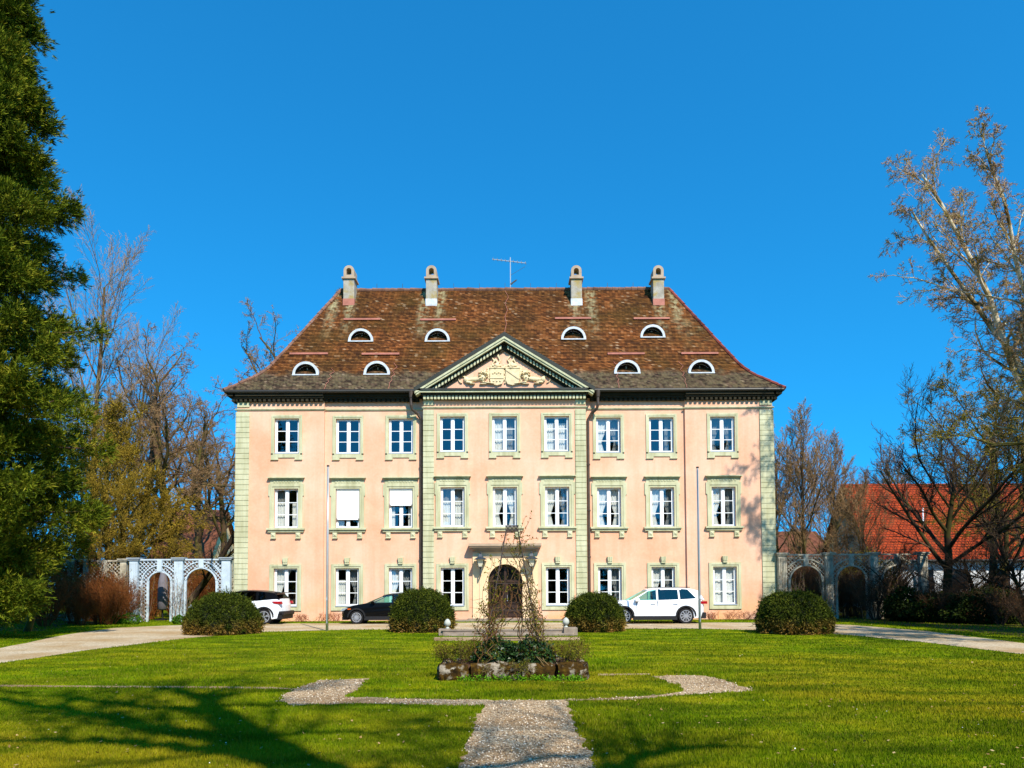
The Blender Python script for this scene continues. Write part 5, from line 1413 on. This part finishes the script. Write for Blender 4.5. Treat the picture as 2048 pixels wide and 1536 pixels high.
def house2(label, x0, x1, y, dep, zeave, zridge, wall, roofm, wins_=(), hipped=False):
    o = thing('neighbour_house', label, 'house', ((x0 + x1) / 2, y, 0)); w_ = (x1 - x0) / 2
    s = MB(); s.box(-w_, w_, 0, dep, -.2, zeave); s.add([(-w_, 0, zeave), (-w_, dep, zeave), (-w_, dep / 2, zridge - .15)], [(0, 1, 2)]); s.add([(w_, 0, zeave), (w_, dep, zeave), (w_, dep / 2, zridge - .15)], [(2, 1, 0)]); s.build('wall', wall, o)
    s = MB(); e = .5; sl_ = (zridge - zeave) / (dep / 2)
    A = [(-w_ - e, -e, zeave - e * sl_), (w_ + e, -e, zeave - e * sl_), (w_ + e, dep / 2, zridge), (-w_ - e, dep / 2, zridge), (-w_ - e, dep + e, zeave - e * sl_), (w_ + e, dep + e, zeave - e * sl_)]
    s.add(A + [(a, b, c - .15) for a, b, c in A], [(0, 1, 2, 3), (3, 2, 5, 4), (7, 6, 9, 8), (8, 9, 10, 11), (0, 6, 7, 1), (4, 5, 11, 10), (1, 7, 8, 2), (2, 8, 11, 5), (0, 3, 9, 6), (3, 4, 10, 9)])
    s.build('roof', roofm, o)
    s = MB(); s.tube([(-w_ - e, -e - .08, zeave - e * sl_ - .05), (w_ + e, -e - .08, zeave - e * sl_ - .05)], .08, 8); s.build('gutter', M['darkmetal'], o)
    for (a, b, c, d) in wins_:
        s = MB(); s.box(a - .06, b + .06, -.04, -.002, c - .06, d + .06); f = s.build('window', M['white'], o)
        s = MB(); s.box(a, b, -.06, -.045, c, d); s.build('pane', M['doorglass'], f)
    return o
Yh = 56.0; xa, xb_ = U(1735, 1100, Yh).x, U(2300, 1100, Yh).x
nh = house2('long white house with bright orange tile roof behind the bare trees on the right', xa + .6, xb_, Yh, 9, U(1900, 1103, Yh).z, U(1900, 967, Yh + 4.5).z, M['whitewall'], M['redroof'],
       [(a, a + 1.2, 1.4, 2.9) for a in (-7.2, -4.6, -1.5, 1.4, 4.6, 7.4)] + [(-9.3, -8.4, .1, 2.1)])
s = MB(); s.tube([(-5.6, 1.9, 5.6), (-5.6, 1.9, 7.7)], .06, 8); s.build('vent_pipe', M['white'], nh)
house2('brown roofed barn behind the bare trees left of the manor', U(300, 1100, 76).x, U(408, 1100, 76).x, 76, 10, U(350, 1125, 76).z, U(350, 1020, 81).z, M['cream'], M['brownroof'])
house2('low brown roofed building far behind the right corner of the manor', U(1530, 1100, 74).x, U(1660, 1100, 74).x, 74, 9, U(1600, 1110, 74).z, U(1600, 1062, 78).z, M['brownroof'], M['brownroof'])

# ------------------------------------------------------------------ bare trees
M['bk_brown'] = bark('brown_bark', '#3a2b20', '#66503c', '#5c5424'); M['tw_brown'] = bark('brown_twigs', '#74583a', '#a3835c')
M['bk_dark'] = bark('dark_bark', '#1d1611', '#3c2e22', '#3e3a18'); M['tw_dark'] = bark('dark_twigs', '#33281f', '#5a4836')
M['bk_yel'] = bark('lichen_bark', '#5e4a1c', '#86702a', '#4a3a22'); M['tw_yel'] = bark('yellow_twigs', '#6d591a', '#97802c')
M['bk_green'] = bark('mossy_bark', '#3c3a1a', '#5e5a28', '#2e2418'); M['tw_green'] = bark('mossy_twigs', '#54501f', '#7a7230')
M['tw_grey'] = bark('grey_mauve_twigs', '#856c56', '#b09678')
def plane_bark():
    m = N('plane_tree_bark', .8, .2)
    c = m.ramp(m.noise(1.4, m.mapping((1.5, 1.5, .7)), detail=5), [(.38, '#5e4c26'), (.45, '#93825a'), (.52, '#c2b598'), (.7, '#d8d0bc')]); m.color(c); return m.m
M['bk_plane'] = plane_bark(); M['tw_plane'] = bark('plane_twigs', '#8f7154', '#c0a27c', '#96803a')
OAK = dict(seg=[6, 7, 6, 5, 4, 3], wig=[.05, .17, .22, .25, .28, .3], up=[.05, .05, .05, .03, .02, .02], n=[9, 8, 7, 6, 4], t0=[.3, .2, .15, .1, .1], ang=[.85, .75, .8, .8, .75],
           lr=[.75, .55, .52, .5, .55], rr=[.6, .6, .55, .5, .6], taper=[.45, .35, .35, .4, .5, .5], rmin=.014, L0=.55)
UPR = dict(seg=[8, 6, 5, 4, 3], wig=[.04, .09, .12, .15, .2], up=[.05, .12, .1, .06, .04], n=[22, 11, 8, 6], t0=[.14, .15, .1, .1], ang=[.6, .55, .55, .6],
           lr=[.42, .5, .52, .55], rr=[.45, .55, .55, .6], taper=[.25, .3, .35, .4, .5], rmin=.014, L0=.9)
FAN = dict(seg=[6, 6, 5, 4, 3], wig=[.07, .1, .14, .16, .2], up=[.03, .05, .05, .04, .02], n=[9, 8, 7, 6], t0=[.25, .15, .12, .1], ang=[.5, .55, .6, .65],
           lr=[.6, .55, .52, .5], rr=[.6, .6, .6, .6], taper=[.35, .35, .35, .4, .5], rmin=.009, L0=.75)
def tpos(px, D): return (U(px, 1200, D).x, D, 0)
def hgt(py, px, D): return U(px, py, D).z
def T(label, px, D, top, seed, P, r_, mt, mc, rotz=0, group=None, name='bare_tree', **kw):
    return make_tree(name, label, 'tree', tpos(px, D), seed, P, hgt(top, px, D), r_, M[mt], M[mc], split=kw.pop('split', 3), rotz=rotz, group=group, **kw)
gl, gr_ = 'bare trees left of the manor', 'bare trees right of the manor'
tA = T('tallest slim bare tree rising just behind the conifer', 178, 50, 440, 1, dict(UPR, n=[20, 10, 7, 5], rmin=.010), .24, 'bk_brown', 'tw_grey', group=gl)
kA = kids_of(tA)
def again(src, kids, label, px, D, top, base_top_h, rotz, group):
    q = tpos(px, D); sc = hgt(top, px, D) / base_top_h
    return dup(src, kids, q, rotz, sc, label, group)
hA_ = hgt(440, 178, 50)
again(tA, kA, 'second slim bare tree, between the tallest one and the wide oak', 228, 54, 580, hA_, 2.0, gl)
tB = T('wide gnarled bare oak left of the manor', 352, 54, 645, 5, dict(OAK), .42, 'bk_brown', 'tw_brown', group=gl, leaves=(1, .06, M['bud'], 'buds'))
kB = kids_of(tB); hB_ = hgt(645, 352, 54)
again(tB, kB, 'low gnarled bare tree touching the left edge of the manor', 440, 62, 800, hB_, 1.7, gl)
again(tB, kB, 'bare tree crown showing above the left slope of the manor roof', 604, 68, 570, hB_, 5.1, gl)
again(tB, kB, 'bushy bare tree between the conifer and the wide oak', 262, 58, 690, hB_, 3.0, gl)
tY = T('yellow brown lichen covered tree overhanging the lattice trellis', 250, 43, 850, 9, dict(FAN, n=[16, 10, 8, 6], ang=[1.0, .8, .75, .7], t0=[.1, .15, .1, .1], rmin=.012), .2, 'bk_yel', 'tw_yel', group=gl, leaves=(2, .08, M['budy'], 'buds'))
kY = kids_of(tY); hY_ = hgt(850, 250, 43)
again(tY, kY, 'yellow brown tree low beside the lower branches of the conifer', 185, 41, 930, hY_, 2.2, gl)
again(tY, kY, 'yellow brown tree taller than its neighbours, right behind the conifer edge', 215, 47, 760, hY_, 4.0, gl)
T('dark leaning tree trunk seen through the right lattice arch', 352, 41, 1000, 12, dict(FAN, lean=(.9, .1, 1), n=[6, 6, 6, 5]), .24, 'bk_dark', 'tw_dark', group=gl)
T('dark low tree with a curved trunk at the foot of the conifer', 55, 30, 1090, 14, dict(FAN, lean=(.5, -.1, 1), n=[5, 5, 4, 4]), .15, 'bk_yel', 'tw_dark', group=gl)
again(tB, kB, 'gnarled bare tree filling the gap between wide oak and manor, far back', 405, 70, 760, hB_, 5.2, gl)
again(tY, kY, 'yellow brown tree directly behind the left lattice arch', 318, 45, 960, hY_, 5.0, gl)
# right
tR = T('rounded bare tree directly beside the right corner of the manor', 1612, 57, 800, 21, dict(UPR, n=[26, 11, 8, 6], ang=[.75, .6, .6, .6], lr=[.5, .5, .5, .5]), .2, 'bk_brown', 'tw_brown', group=gr_)
kR = kids_of(tR); hR_ = hgt(800, 1612, 57)
again(tR, kR, 'second bare tree right of the manor, lower and farther right', 1668, 60, 858, hR_, 2.5, gr_)
again(tR, kR, 'thin bare tree just peeping past the right edge of the manor', 1562, 63, 840, hR_, 4.5, gr_)
again(tR, kR, 'bare tree in front of the left gable of the orange roof', 1722, 52, 930, hR_, 1.2, gr_)
again(tR, kR, 'bare tree behind the ridge of the orange roof', 1790, 70, 880, hR_, 3.3, gr_)
tF = T('dark fan shaped bare tree standing before the orange roof', 1893, 37, 760, 24, dict(FAN, n=[11, 9, 8, 7], ang=[.75, .5, .55, .6], L0=.45, lr=[1.35, .55, .5, .5], t0=[.35, .15, .12, .1]), .26, 'bk_dark', 'tw_dark', group=gr_, split=2)
kF = kids_of(tF); hF_ = hgt(760, 1893, 37)
for px, D, sc, rz, lab in ((1950, 35, .36, 3, 'small dark bare tree right of the big fan shaped tree, low'), (2045, 34, .4, 4.4, 'small dark bare tree at the right edge beside the drive'), (1790, 38.5, .36, 5.5, 'small dark bare tree in front of the last trellis arch')):
    dup(tF, kF, tpos(px, D), rz, (sc * 1.5, sc * 1.5, sc), lab, gr_)
again(tF, kF, 'dark bare tree right of the fan shaped one', 2010, 40, 850, hF_, 2.1, gr_)
tG = T('mossy green brown bare tree under the big plane tree', 1985, 44, 730, 28, dict(OAK), .22, 'bk_green', 'tw_green', group=gr_, split=3, leaves=(1, .07, M['budy'], 'buds'))
kG = kids_of(tG); hG_ = hgt(730, 1985, 44)
again(tG, kG, 'mossy bare tree at the right edge of the photograph', 2075, 42, 760, hG_, 2.6, gr_)
# plane tree
M['seedball'] = leafmat('plane_seed_balls', [(0, '#6b4a30'), (.5, '#96714c'), (1, '#b3905a')], .1)
PLN = dict(seg=[5, 9, 7, 6, 4, 3], wig=[.04, .09, .2, .3, .35, .4], up=[.05, .05, .02, .0, -.02, 0], n=[9, 13, 9, 8, 5], t0=[.45, .15, .12, .12, .1], ang=[.35, .7, .8, .85, .8],
           lr=[1.6, .33, .5, .5, .55], rr=[.55, .45, .5, .55, .6], taper=[.6, .28, .35, .4, .5, .5], rmin=.012, L0=.4, lean=(-.06, 0, 1))
plt = make_tree('plane_tree', 'huge pale barked plane tree reaching in from the right edge', 'tree', (U(2165, 1200, 29).x, 29, 0), 13, PLN, U(2030, 190, 29).z, .42, M['bk_plane'], M['tw_plane'], split=3, leaves=(1, .035, M['seedball'], 'seed_balls'))

# brushwood thickets
TH = dict(seg=[5, 4, 3], wig=[.12, .18, .22], up=[.02, .03, .02], n=[9, 6], t0=[.15, .15], ang=[.5, .6], lr=[.5, .5], rr=[.6, .6], taper=[.5, .5, .4], rmin=.006, L0=.8)
M['tw_rust'] = bark('rust_twigs', '#5a2f16', '#8c5326')
def thicket(label, px, D, hh, seed, mt, group, sp=.6, stems=34, leaves=None):
    return make_tree('bare_shrub', label, 'shrub', tpos(px, D), seed, TH, hh, .014, M[mt], M[mt], split=1, stems=stems, spread=sp, leaves=leaves, tp='stems', cp='twigs', group=group)
gA, gB = 'brushwood left of the manor', 'brushwood right of the manor'
M['deadleaf'] = leafmat('brown_dead_leaves', [(0, '#3d2412'), (.5, '#6b4020'), (1, '#8f6530')], .2)
a1 = thicket('rust brown brushwood in front of the old trellis', 200, 36.3, 2.6, 3, 'tw_rust', gA, leaves=(1, .05, M['deadleaf'], 'leaves')); ka = kids_of(a1)
LA = ['rust brown brushwood in front of the gap between the two left trellises', 'tall brushwood behind the conifer trunk, left one', 'tall brushwood behind the conifer trunk, middle one', 'tall brushwood behind the conifer trunk, right one', 'tall brushwood far behind the first lattice arch', 'tall brushwood far behind the second lattice arch', 'tall brushwood between conifer and trellis, far back', 'brushwood just left of the pale blue trellis', 'brushwood beside the pillar of the old trellis', 'brushwood at the foot of the conifer', 'tall brushwood behind the old trellis', 'low brushwood between drive and old trellis', 'brushwood behind the first lattice arch', 'brushwood behind the second lattice arch', 'farthest left brushwood behind the conifer', 'brushwood right behind the covered parasol']
for k, (px, D, sc, lab) in enumerate(zip((222, -60, 20, 95, 310, 400, 200, 240, 148, 90, 180, 165, 300, 405, 20, 350), (35.8, 40, 42, 41, 48, 49, 47, 38, 36.5, 34, 40, 35, 42, 43, 38, 45), (1.0, 2.4, 2.6, 2.3, 1.7, 1.6, 1.8, 1, 1.05, 1.1, 1.4, .6, 1.1, 1.3, 1.3, 1.5), LA)): dup(a1, ka, tpos(px, D), k * 1.3 + 1, sc, lab)
b1 = thicket('dark brushwood behind the first arch of the right trellis', 1612, 41, 3.0, 8, 'tw_dark', gB, leaves=(1, .05, M['deadleaf'], 'leaves')); kb = kids_of(b1)
LB = ['tall brushwood in front of the red roof gable', 'tall brushwood far behind the first arch of the right trellis', 'tall brushwood far behind the middle arch of the right trellis', 'tall brushwood behind the fan shaped tree', 'brushwood in the last arch, farther back', 'dark brushwood filling the first arch of the right trellis', 'tall brushwood behind the wall of shrubs on the right', 'brushwood in front of the third trellis pillar', 'dark brushwood behind the middle arch of the right trellis', 'brushwood growing through the last arch of the right trellis', 'brushwood left of the fan shaped tree', 'dense brushwood under the fan shaped tree', 'dense brushwood right of the fan shaped tree', 'brushwood at the right edge of the photograph', 'low dark brushwood on the drive side, left one', 'low dark brushwood on the drive side, middle one', 'low dark brushwood on the drive side, right one', 'brushwood before the windows of the white house', 'arching brushwood nearest to the drive on the far right', 'brushwood between the right trellis pillars']
for k, (px, D, sc, lab) in enumerate(zip((1735, 1625, 1690, 1880, 1775, 1590, 1930, 1750, 1705, 1800, 1850, 1910, 1965, 2040, 1870, 1935, 2000, 2000, 2050, 1660), (47, 47, 48, 46, 42, 43, 43, 37.2, 41, 40.5, 38, 36, 35, 36, 34, 33.5, 32, 40, 30.5, 42), (1.7, 1.5, 1.5, 1.0, 1.1, 1.2, .9, .9, 1, .9, .7, .65, .7, .75, .6, .6, .65, .9, .55, 1.1), LB)): dup(b1, kb, tpos(px, D), k * 1.7 + .5, (sc * 1.15, sc, sc), lab)
for k, (px, lab) in enumerate(((1592, 'brushwood close behind the first right arch, left side'), (1622, 'brushwood close behind the first right arch, right side'), (1690, 'brushwood close behind the middle right arch, left side'), (1718, 'brushwood close behind the middle right arch, right side'), (1780, 'brushwood close behind the last right arch'))):
    dup(b1, kb, tpos(px, yr + .7), k * 2.1, (.75, .5, .95), lab)
# evergreen shrubs
M['darkleaf'] = leafmat('dark_evergreen_leaves', [(0, '#0f1607'), (.5, '#1f2b0b'), (.9, '#39450f'), (1, '#6b6a1a')], .1)
q = tpos(1815, 35.5); clump('evergreen_shrub', 'dark evergreen shrub beside the last pillar of the right trellis', 'shrub', q, 1.0, .9, .85, 6000, .13, M['darkleaf'], 5)
q = tpos(1880, 34.5); clump('evergreen_shrub', 'wide dark evergreen shrub at the drive under the fan shaped tree', 'shrub', q, 1.7, 1.0, .75, 7000, .13, M['darkleaf'], 6)
q = tpos(1985, 33.0); clump('evergreen_shrub', 'wide dark evergreen shrub far right beside the drive', 'shrub', q, 2.0, 1.1, .85, 8000, .13, M['darkleaf'], 8)
M['freshleaf'] = leafmat('fresh_green_leaves', [(0, '#2c4a0c'), (.6, '#466e12'), (1, '#6b8f22')], .2)
for px, rx, lab in ((262, .5, 'small fresh green bush at the foot of the pale blue trellis'), (236, .3, 'tiny dark green bush left of the pale blue trellis'), (360, .3, 'small green plant under the middle trellis pillar')):
    q = tpos(px, 36.2); clump('green_bush', lab, 'bush', q, rx, .3, .28 * (rx + .5), 900, .09, M['freshleaf'], int(px), stems=False)
M['greenmass'] = leafmat('budding_yellow_leaves', [(0, '#4d4a12'), (.6, '#746a1c'), (1, '#958a2a')], .2)
q = tpos(1735, 45); clump('budding_bush', 'tall yellow green budding bush behind the right trellis', 'bush', q, 2.0, 1.5, 2.2, 5000, .09, M['greenmass'], 15)
# climbers on the trellises
CLM = dict(seg=[8, 4, 3], wig=[.07, .2, .25], up=[.05, .05, .0], n=[9, 3], t0=[.2, .2], ang=[.7, .7], lr=[.22, .5], rr=[.5, .6], taper=[.5, .5, .4], rmin=.006, L0=.9)
c1 = make_tree('climbing_plant', 'thin bare climber in front of the first pale blue trellis pillar', 'climbing plant', (X(268), yl - .22, 0), 61, CLM, 2.7, .012, M['stem2'], M['stem2'], split=1, stems=7, spread=.14, leaves=(1, .05, M['budleaf'], 'leaves'), tp='stems', cp='shoots', group='climbers on the trellises'); kc = kids_of(c1)
for px, yy, sc, rz, lab in ((290, yl - .2, .9, 1, 'bare climber on the left edge of the first lattice arch'), (352, yl - .25, .95, 2, 'bare climber around the middle pale blue pillar'), (370, yl - .2, .7, 3, 'short climber between middle pillar and second lattice arch'), (452, yl - .22, .7, 4, 'short climber on the pale blue pillar touching the house'),
                            (1580, yr - .2, .95, 5, 'climber beside the first pillar of the right trellis'), (1600, yr - .2, .9, 6, 'climber in the first arch of the right trellis'), (1655, yr - .2, 1, 7, 'climber around the second pillar of the right trellis'), (1730, yr - .2, .9, 8, 'climber left of the third pillar of the right trellis'), (1770, yr - .2, 1, 9, 'climber right of the third pillar of the right trellis')):
    dup(c1, kc, (X(px, yy), yy, 0), rz, sc, lab)

dup(tG, kG, (19, 16.5, 0), 1.0, 1.0, 'bare tree standing outside the picture right of the drive', 'trees outside the picture')
# ------------------------------------------------------------------ great conifer
def conifer(label, cx, cy, Ht, rfun, seed, nb, name='giant_conifer', front=True, tuft=1.0):
    rng = np.random.default_rng(seed); o = thing(name, label, 'conifer', (cx, cy, 0))
    Cs, Ds = [], []; br = []
    for i in range(nb):
        z = Ht * (1 - (1 - rng.random()) ** .62 * .0 - (1 - (i + rng.random()) / nb) ** 1.0) 
        z = 1.2 + (Ht - 1.6) * ((i + rng.random()) / nb) ** 1.12
        a = rng.uniform(0, 2 * np.pi)
        if front and math.sin(a) > .35 and rng.random() < .6: a = -a
        Rr = rfun(z) * (1 + .16 * math.sin(z * 1.7 + a * 2 + 1)) * (rng.uniform(.7, 1.0) if rng.random() < .8 else rng.uniform(1.0, 1.15))
        dirv = np.array([math.cos(a), math.sin(a), 0])
        K = 8; pts = []
        drop = rng.uniform(.1, .3) * Rr
        for k in range(K + 1):
            t = k / K; pts.append(np.array([0, 0, z + drop * .5]) + dirv * Rr * t + np.array([0, 0, -drop * 1.6 * t * (1 - t * .75)]))
        br.append(([tuple(p) for p in pts], [.05 * (1 - .8 * k / K) + .008 for k in range(K + 1)]))
        # pads of foliage near the end of the branch
        for t, sz in ((.35, .8), (.55, .8), (.72, .75), (.88, .62), (1.02, .42)):
            c0 = np.array([0, 0, z + drop * .5]) + dirv * Rr * t + np.array([0, 0, -drop * 1.6 * t * (1 - t * .75) - .1])
            n = int((54 if t > .6 else 46) * tuft)
            off_ = rng.normal(0, 1, (n, 3)) * np.array([sz * .4, sz * .4, sz * .42])
            Cs.append(c0 + off_); Ds.append(np.tile(dirv * .75 + np.array([0, 0, .35]), (n, 1)) + off_ / sz * .9)
    c = np.concatenate(Cs); d0 = np.concatenate(Ds); per = 11; n = len(c) * per
    c = np.repeat(c, per, 0) + rng.normal(0, .03, (n, 3)); tr_ = np.repeat(rng.random(len(c) // per), per)
    d = np.repeat(d0, per, 0) + rng.normal(0, .5, (n, 3)); d /= np.linalg.norm(d, axis=1, keepdims=True)
    e = np.cross(d, rng.normal(0, 1, (n, 3))); e /= np.linalg.norm(e, axis=1, keepdims=True)
    L = rng.uniform(.08, .26, (n, 1)); w_ = .015
    V = np.stack([c - e * w_ * .6, c + d * L * .5 - e * w_, c + d * L, c + d * L * .5 + e * w_], 1).reshape(-1, 3)
    m = N('conifer_needles', .8, .06)
    v = m.math('ADD', m.math('MULTIPLY', m.attr(), .55), m.math('MULTIPLY', m.noise(.9, detail=4), .5))
    m.color(m.ramp(v, [(.2, '#1b2609'), (.42, '#3b4a0d'), (.62, '#646f16'), (.8, '#958c2a'), (.92, '#7a5a2a')]))
    link('needles', mesh_np('needles', V, [np.arange(n * 4).reshape(-1, 4)], m.m, attrs=np.repeat(tr_ * .7 + rng.random(n) * .3, 4)), o)
    V, Fa = tubes(br, 5); link('limbs', mesh_np('limbs', V, [Fa], M['bk_brown'], smooth=True), o)
    s = MB(); s.tube([(0, 0, -.1), (.05, 0, Ht * .3), (0, .05, Ht * .7), (0, 0, Ht)], [.75, .5, .22, .03], 14); s.build('trunk', M['bk_brown'], o, smooth=True)
    return o
def rc(z):
    ks = [(0, 2.4), (1.2, 2.7), (3, 3.3), (7, 3.9), (11, 3.6), (13, 2.6), (15, 2.45), (17.5, 2.35), (19, 1.75), (22, 1.2), (28, 1.5), (34, .3)]
    for (a, b), (c_, d) in zip(ks[:-1], ks[1:]):
        if a <= z <= c_: return b + (d - b) * (z - a) / (c_ - a)
    return .3
giant = conifer('giant dark green conifer filling the left edge of the photograph', U(-62, 1200, 26).x, 26, 34, rc, 2, 520)
kG2 = kids_of(giant)
# trees outside the picture that shade the garden
shc = conifer('dark conifer standing outside the picture to the right of the drive', 22.5, 21.5, 17, lambda z: max(.3, 4.2 * (1 - z / 17.5)), 5, 120, name='conifer_tree', front=False, tuft=.6)

def shade_tree():
    rr = random.Random(5); big, small = [], []
    SP = dict(seg=[5, 4, 3], wig=[.14, .2, .25], up=[.03, .02, 0], n=[6, 5], t0=[.15, .1], ang=[.7, .7], lr=[.5, .5], rr=[.6, .6], taper=[.3, .4, .5], rmin=.01, L0=.5)
    def up(px, py, h): g_ = G(px, py); return g_ + SUN * (h / SUN.z)
    def limb(pp, h0, h1, ra, rb, nch):
        ks = [up(x, y, h0 + (h1 - h0) * i / (len(pp) - 1)) for i, (x, y) in enumerate(pp)]; pts = []
        for a, b in zip(ks[:-1], ks[1:]):
            for k in range(4): pts.append(a.lerp(b, k / 4) + Vector([rr.gauss(0, .05) for _ in range(3)]))
        pts.append(ks[-1]); n = len(pts); rad = [1.3 * (ra + (rb - ra) * k / (n - 1)) for k in range(n)]
        big.append(([tuple(p) for p in pts], rad))
        for _ in range(nch):
            k = rr.randint(1, n - 2); d = (pts[k + 1] - pts[k]).normalized(); d = (d + Vector([rr.gauss(0, .55) for _ in range(3)]) + Vector((0, 0, .2))).normalized()
            out = [[], [], []]; grow(rr, pts[k], d, rr.uniform(1.2, 3.2), max(.015, rad[k] * .45), 0, SP, out)
            for lv in out: small.extend(lv)
    limb([(640, 1560), (600, 1536), (500, 1475), (430, 1430), (410, 1405), (375, 1388), (330, 1378)], 11, 17, .3, .06, 9)
    limb([(600, 1530), (440, 1482), (290, 1452), (160, 1430), (0, 1400), (-150, 1385)], 12, 15, .2, .05, 14)
    limb([(610, 1535), (420, 1505), (250, 1484), (100, 1480), (-100, 1490)], 11.5, 13, .15, .04, 10)
    limb([(415, 1405), (450, 1392), (540, 1383), (640, 1380)], 16, 18, .07, .02, 6)
    limb([(500, 1475), (650, 1466), (800, 1462), (960, 1458)], 14, 16, .08, .02, 9)
    limb([(420, 1412), (600, 1414), (760, 1409), (900, 1415)], 15, 17, .06, .02, 9)
    limb([(430, 1430), (260, 1412), (120, 1395), (-60, 1376)], 15, 17, .12, .03, 14)
    limb([(640, 1560), (860, 1548), (1060, 1525), (1230, 1505)], 11, 13, .1, .03, 12)
    limb([(1180, 1560), (1300, 1508), (1420, 1492), (1520, 1500)], 9, 12, .1, .03, 12)
    tb = up(640, 1560, 11); base = Vector((tb.x + 1.1, tb.y - .8, 0))
    big.append(([tuple(base.lerp(tb, k / 8) + Vector((.08 * math.sin(k), .05 * math.cos(k), 0))) for k in range(8)] + [tuple(tb)], [.42 - .012 * k for k in range(9)]))
    q = up(1180, 1560, 9); big.append(([tuple(Vector(big[-1][0][5]).lerp(q, k / 6)) for k in range(7)], [.22 - .018 * k for k in range(7)]))
    o = thing('bare_tree', 'big bare tree standing behind the viewer', 'tree', tuple(base))
    for nm, pl, k, mt in (('trunk', big, 8, 'bk_dark'), ('crown', small, 4, 'tw_dark')):
        V, Fa = tubes(pl, k); link(nm, mesh_np(nm, V - np.array(base), [Fa], M[mt], smooth=True), o)
shade_tree()
gW = 'conifers added behind the viewer'; rr = random.Random(8)  # unseen row, added so the lower panes mirror dark trees
for k in range(20):
    dup(giant, kG2, (-44 + k * 4.6 + rr.uniform(-1, 1), -40 - rr.uniform(0, 5), 0), k * 1.1, rr.uniform(.6, .78), 'unseen conifer added behind the viewer for dark window reflections', gW)
# dead leaves and daisies scattered over the lawn
def scatter(name, label, cat, n, size, zz, mat, seed, spread_=.8):
    rng = np.random.default_rng(seed); D = 1 / (1 / 5.5 + rng.random(n) * (1 / 34 - 1 / 5.5)); X_ = rng.uniform(-1, 1, n) * D * spread_
    k = ~inside(X_, D, polys['drive']); X_, D = X_[k], D[k]; n = len(X_); c = np.stack([X_, D, np.full(n, zz)], 1)
    d = rng.normal(0, 1, (n, 3)) * np.array([1, 1, .35]); d /= np.linalg.norm(d, axis=1, keepdims=True); e = np.cross(d, np.array([0, 0, 1.]) + rng.normal(0, .3, (n, 3))); e /= np.linalg.norm(e, axis=1, keepdims=True)
    L = size * rng.uniform(.6, 1.4, (n, 1)); V = np.stack([c, c + d * L * .5 + e * L * .4, c + d * L, c + d * L * .5 - e * L * .4], 1).reshape(-1, 3)
    link(name, mesh_np(name, V, [np.arange(n * 4).reshape(-1, 4)], mat, attrs=np.repeat(rng.random(n), 4)), kind='stuff', label=label, category=cat)
M['fallen'] = leafmat('fallen_leaf', [(0, '#6a4a22'), (.6, '#a8885a'), (1, '#cdb88c')], .1)
M['daisy'] = simple('daisy_petals', '#f0efe6', .8, var=.02)
scatter('fallen_leaves', 'small tan dead leaves scattered over the lawn', 'leaves', 900, .035, .035, M['fallen'], 5)
scatter('daisies', 'tiny white daisies dotted over the lawn', 'flowers', 90, .015, .05, M['daisy'], 6)
dup(shc, kids_of(shc), (27.5, 23.5, 0), 1.0, 1.05, 'second dark conifer outside the picture right of the drive', 'trees outside the picture')
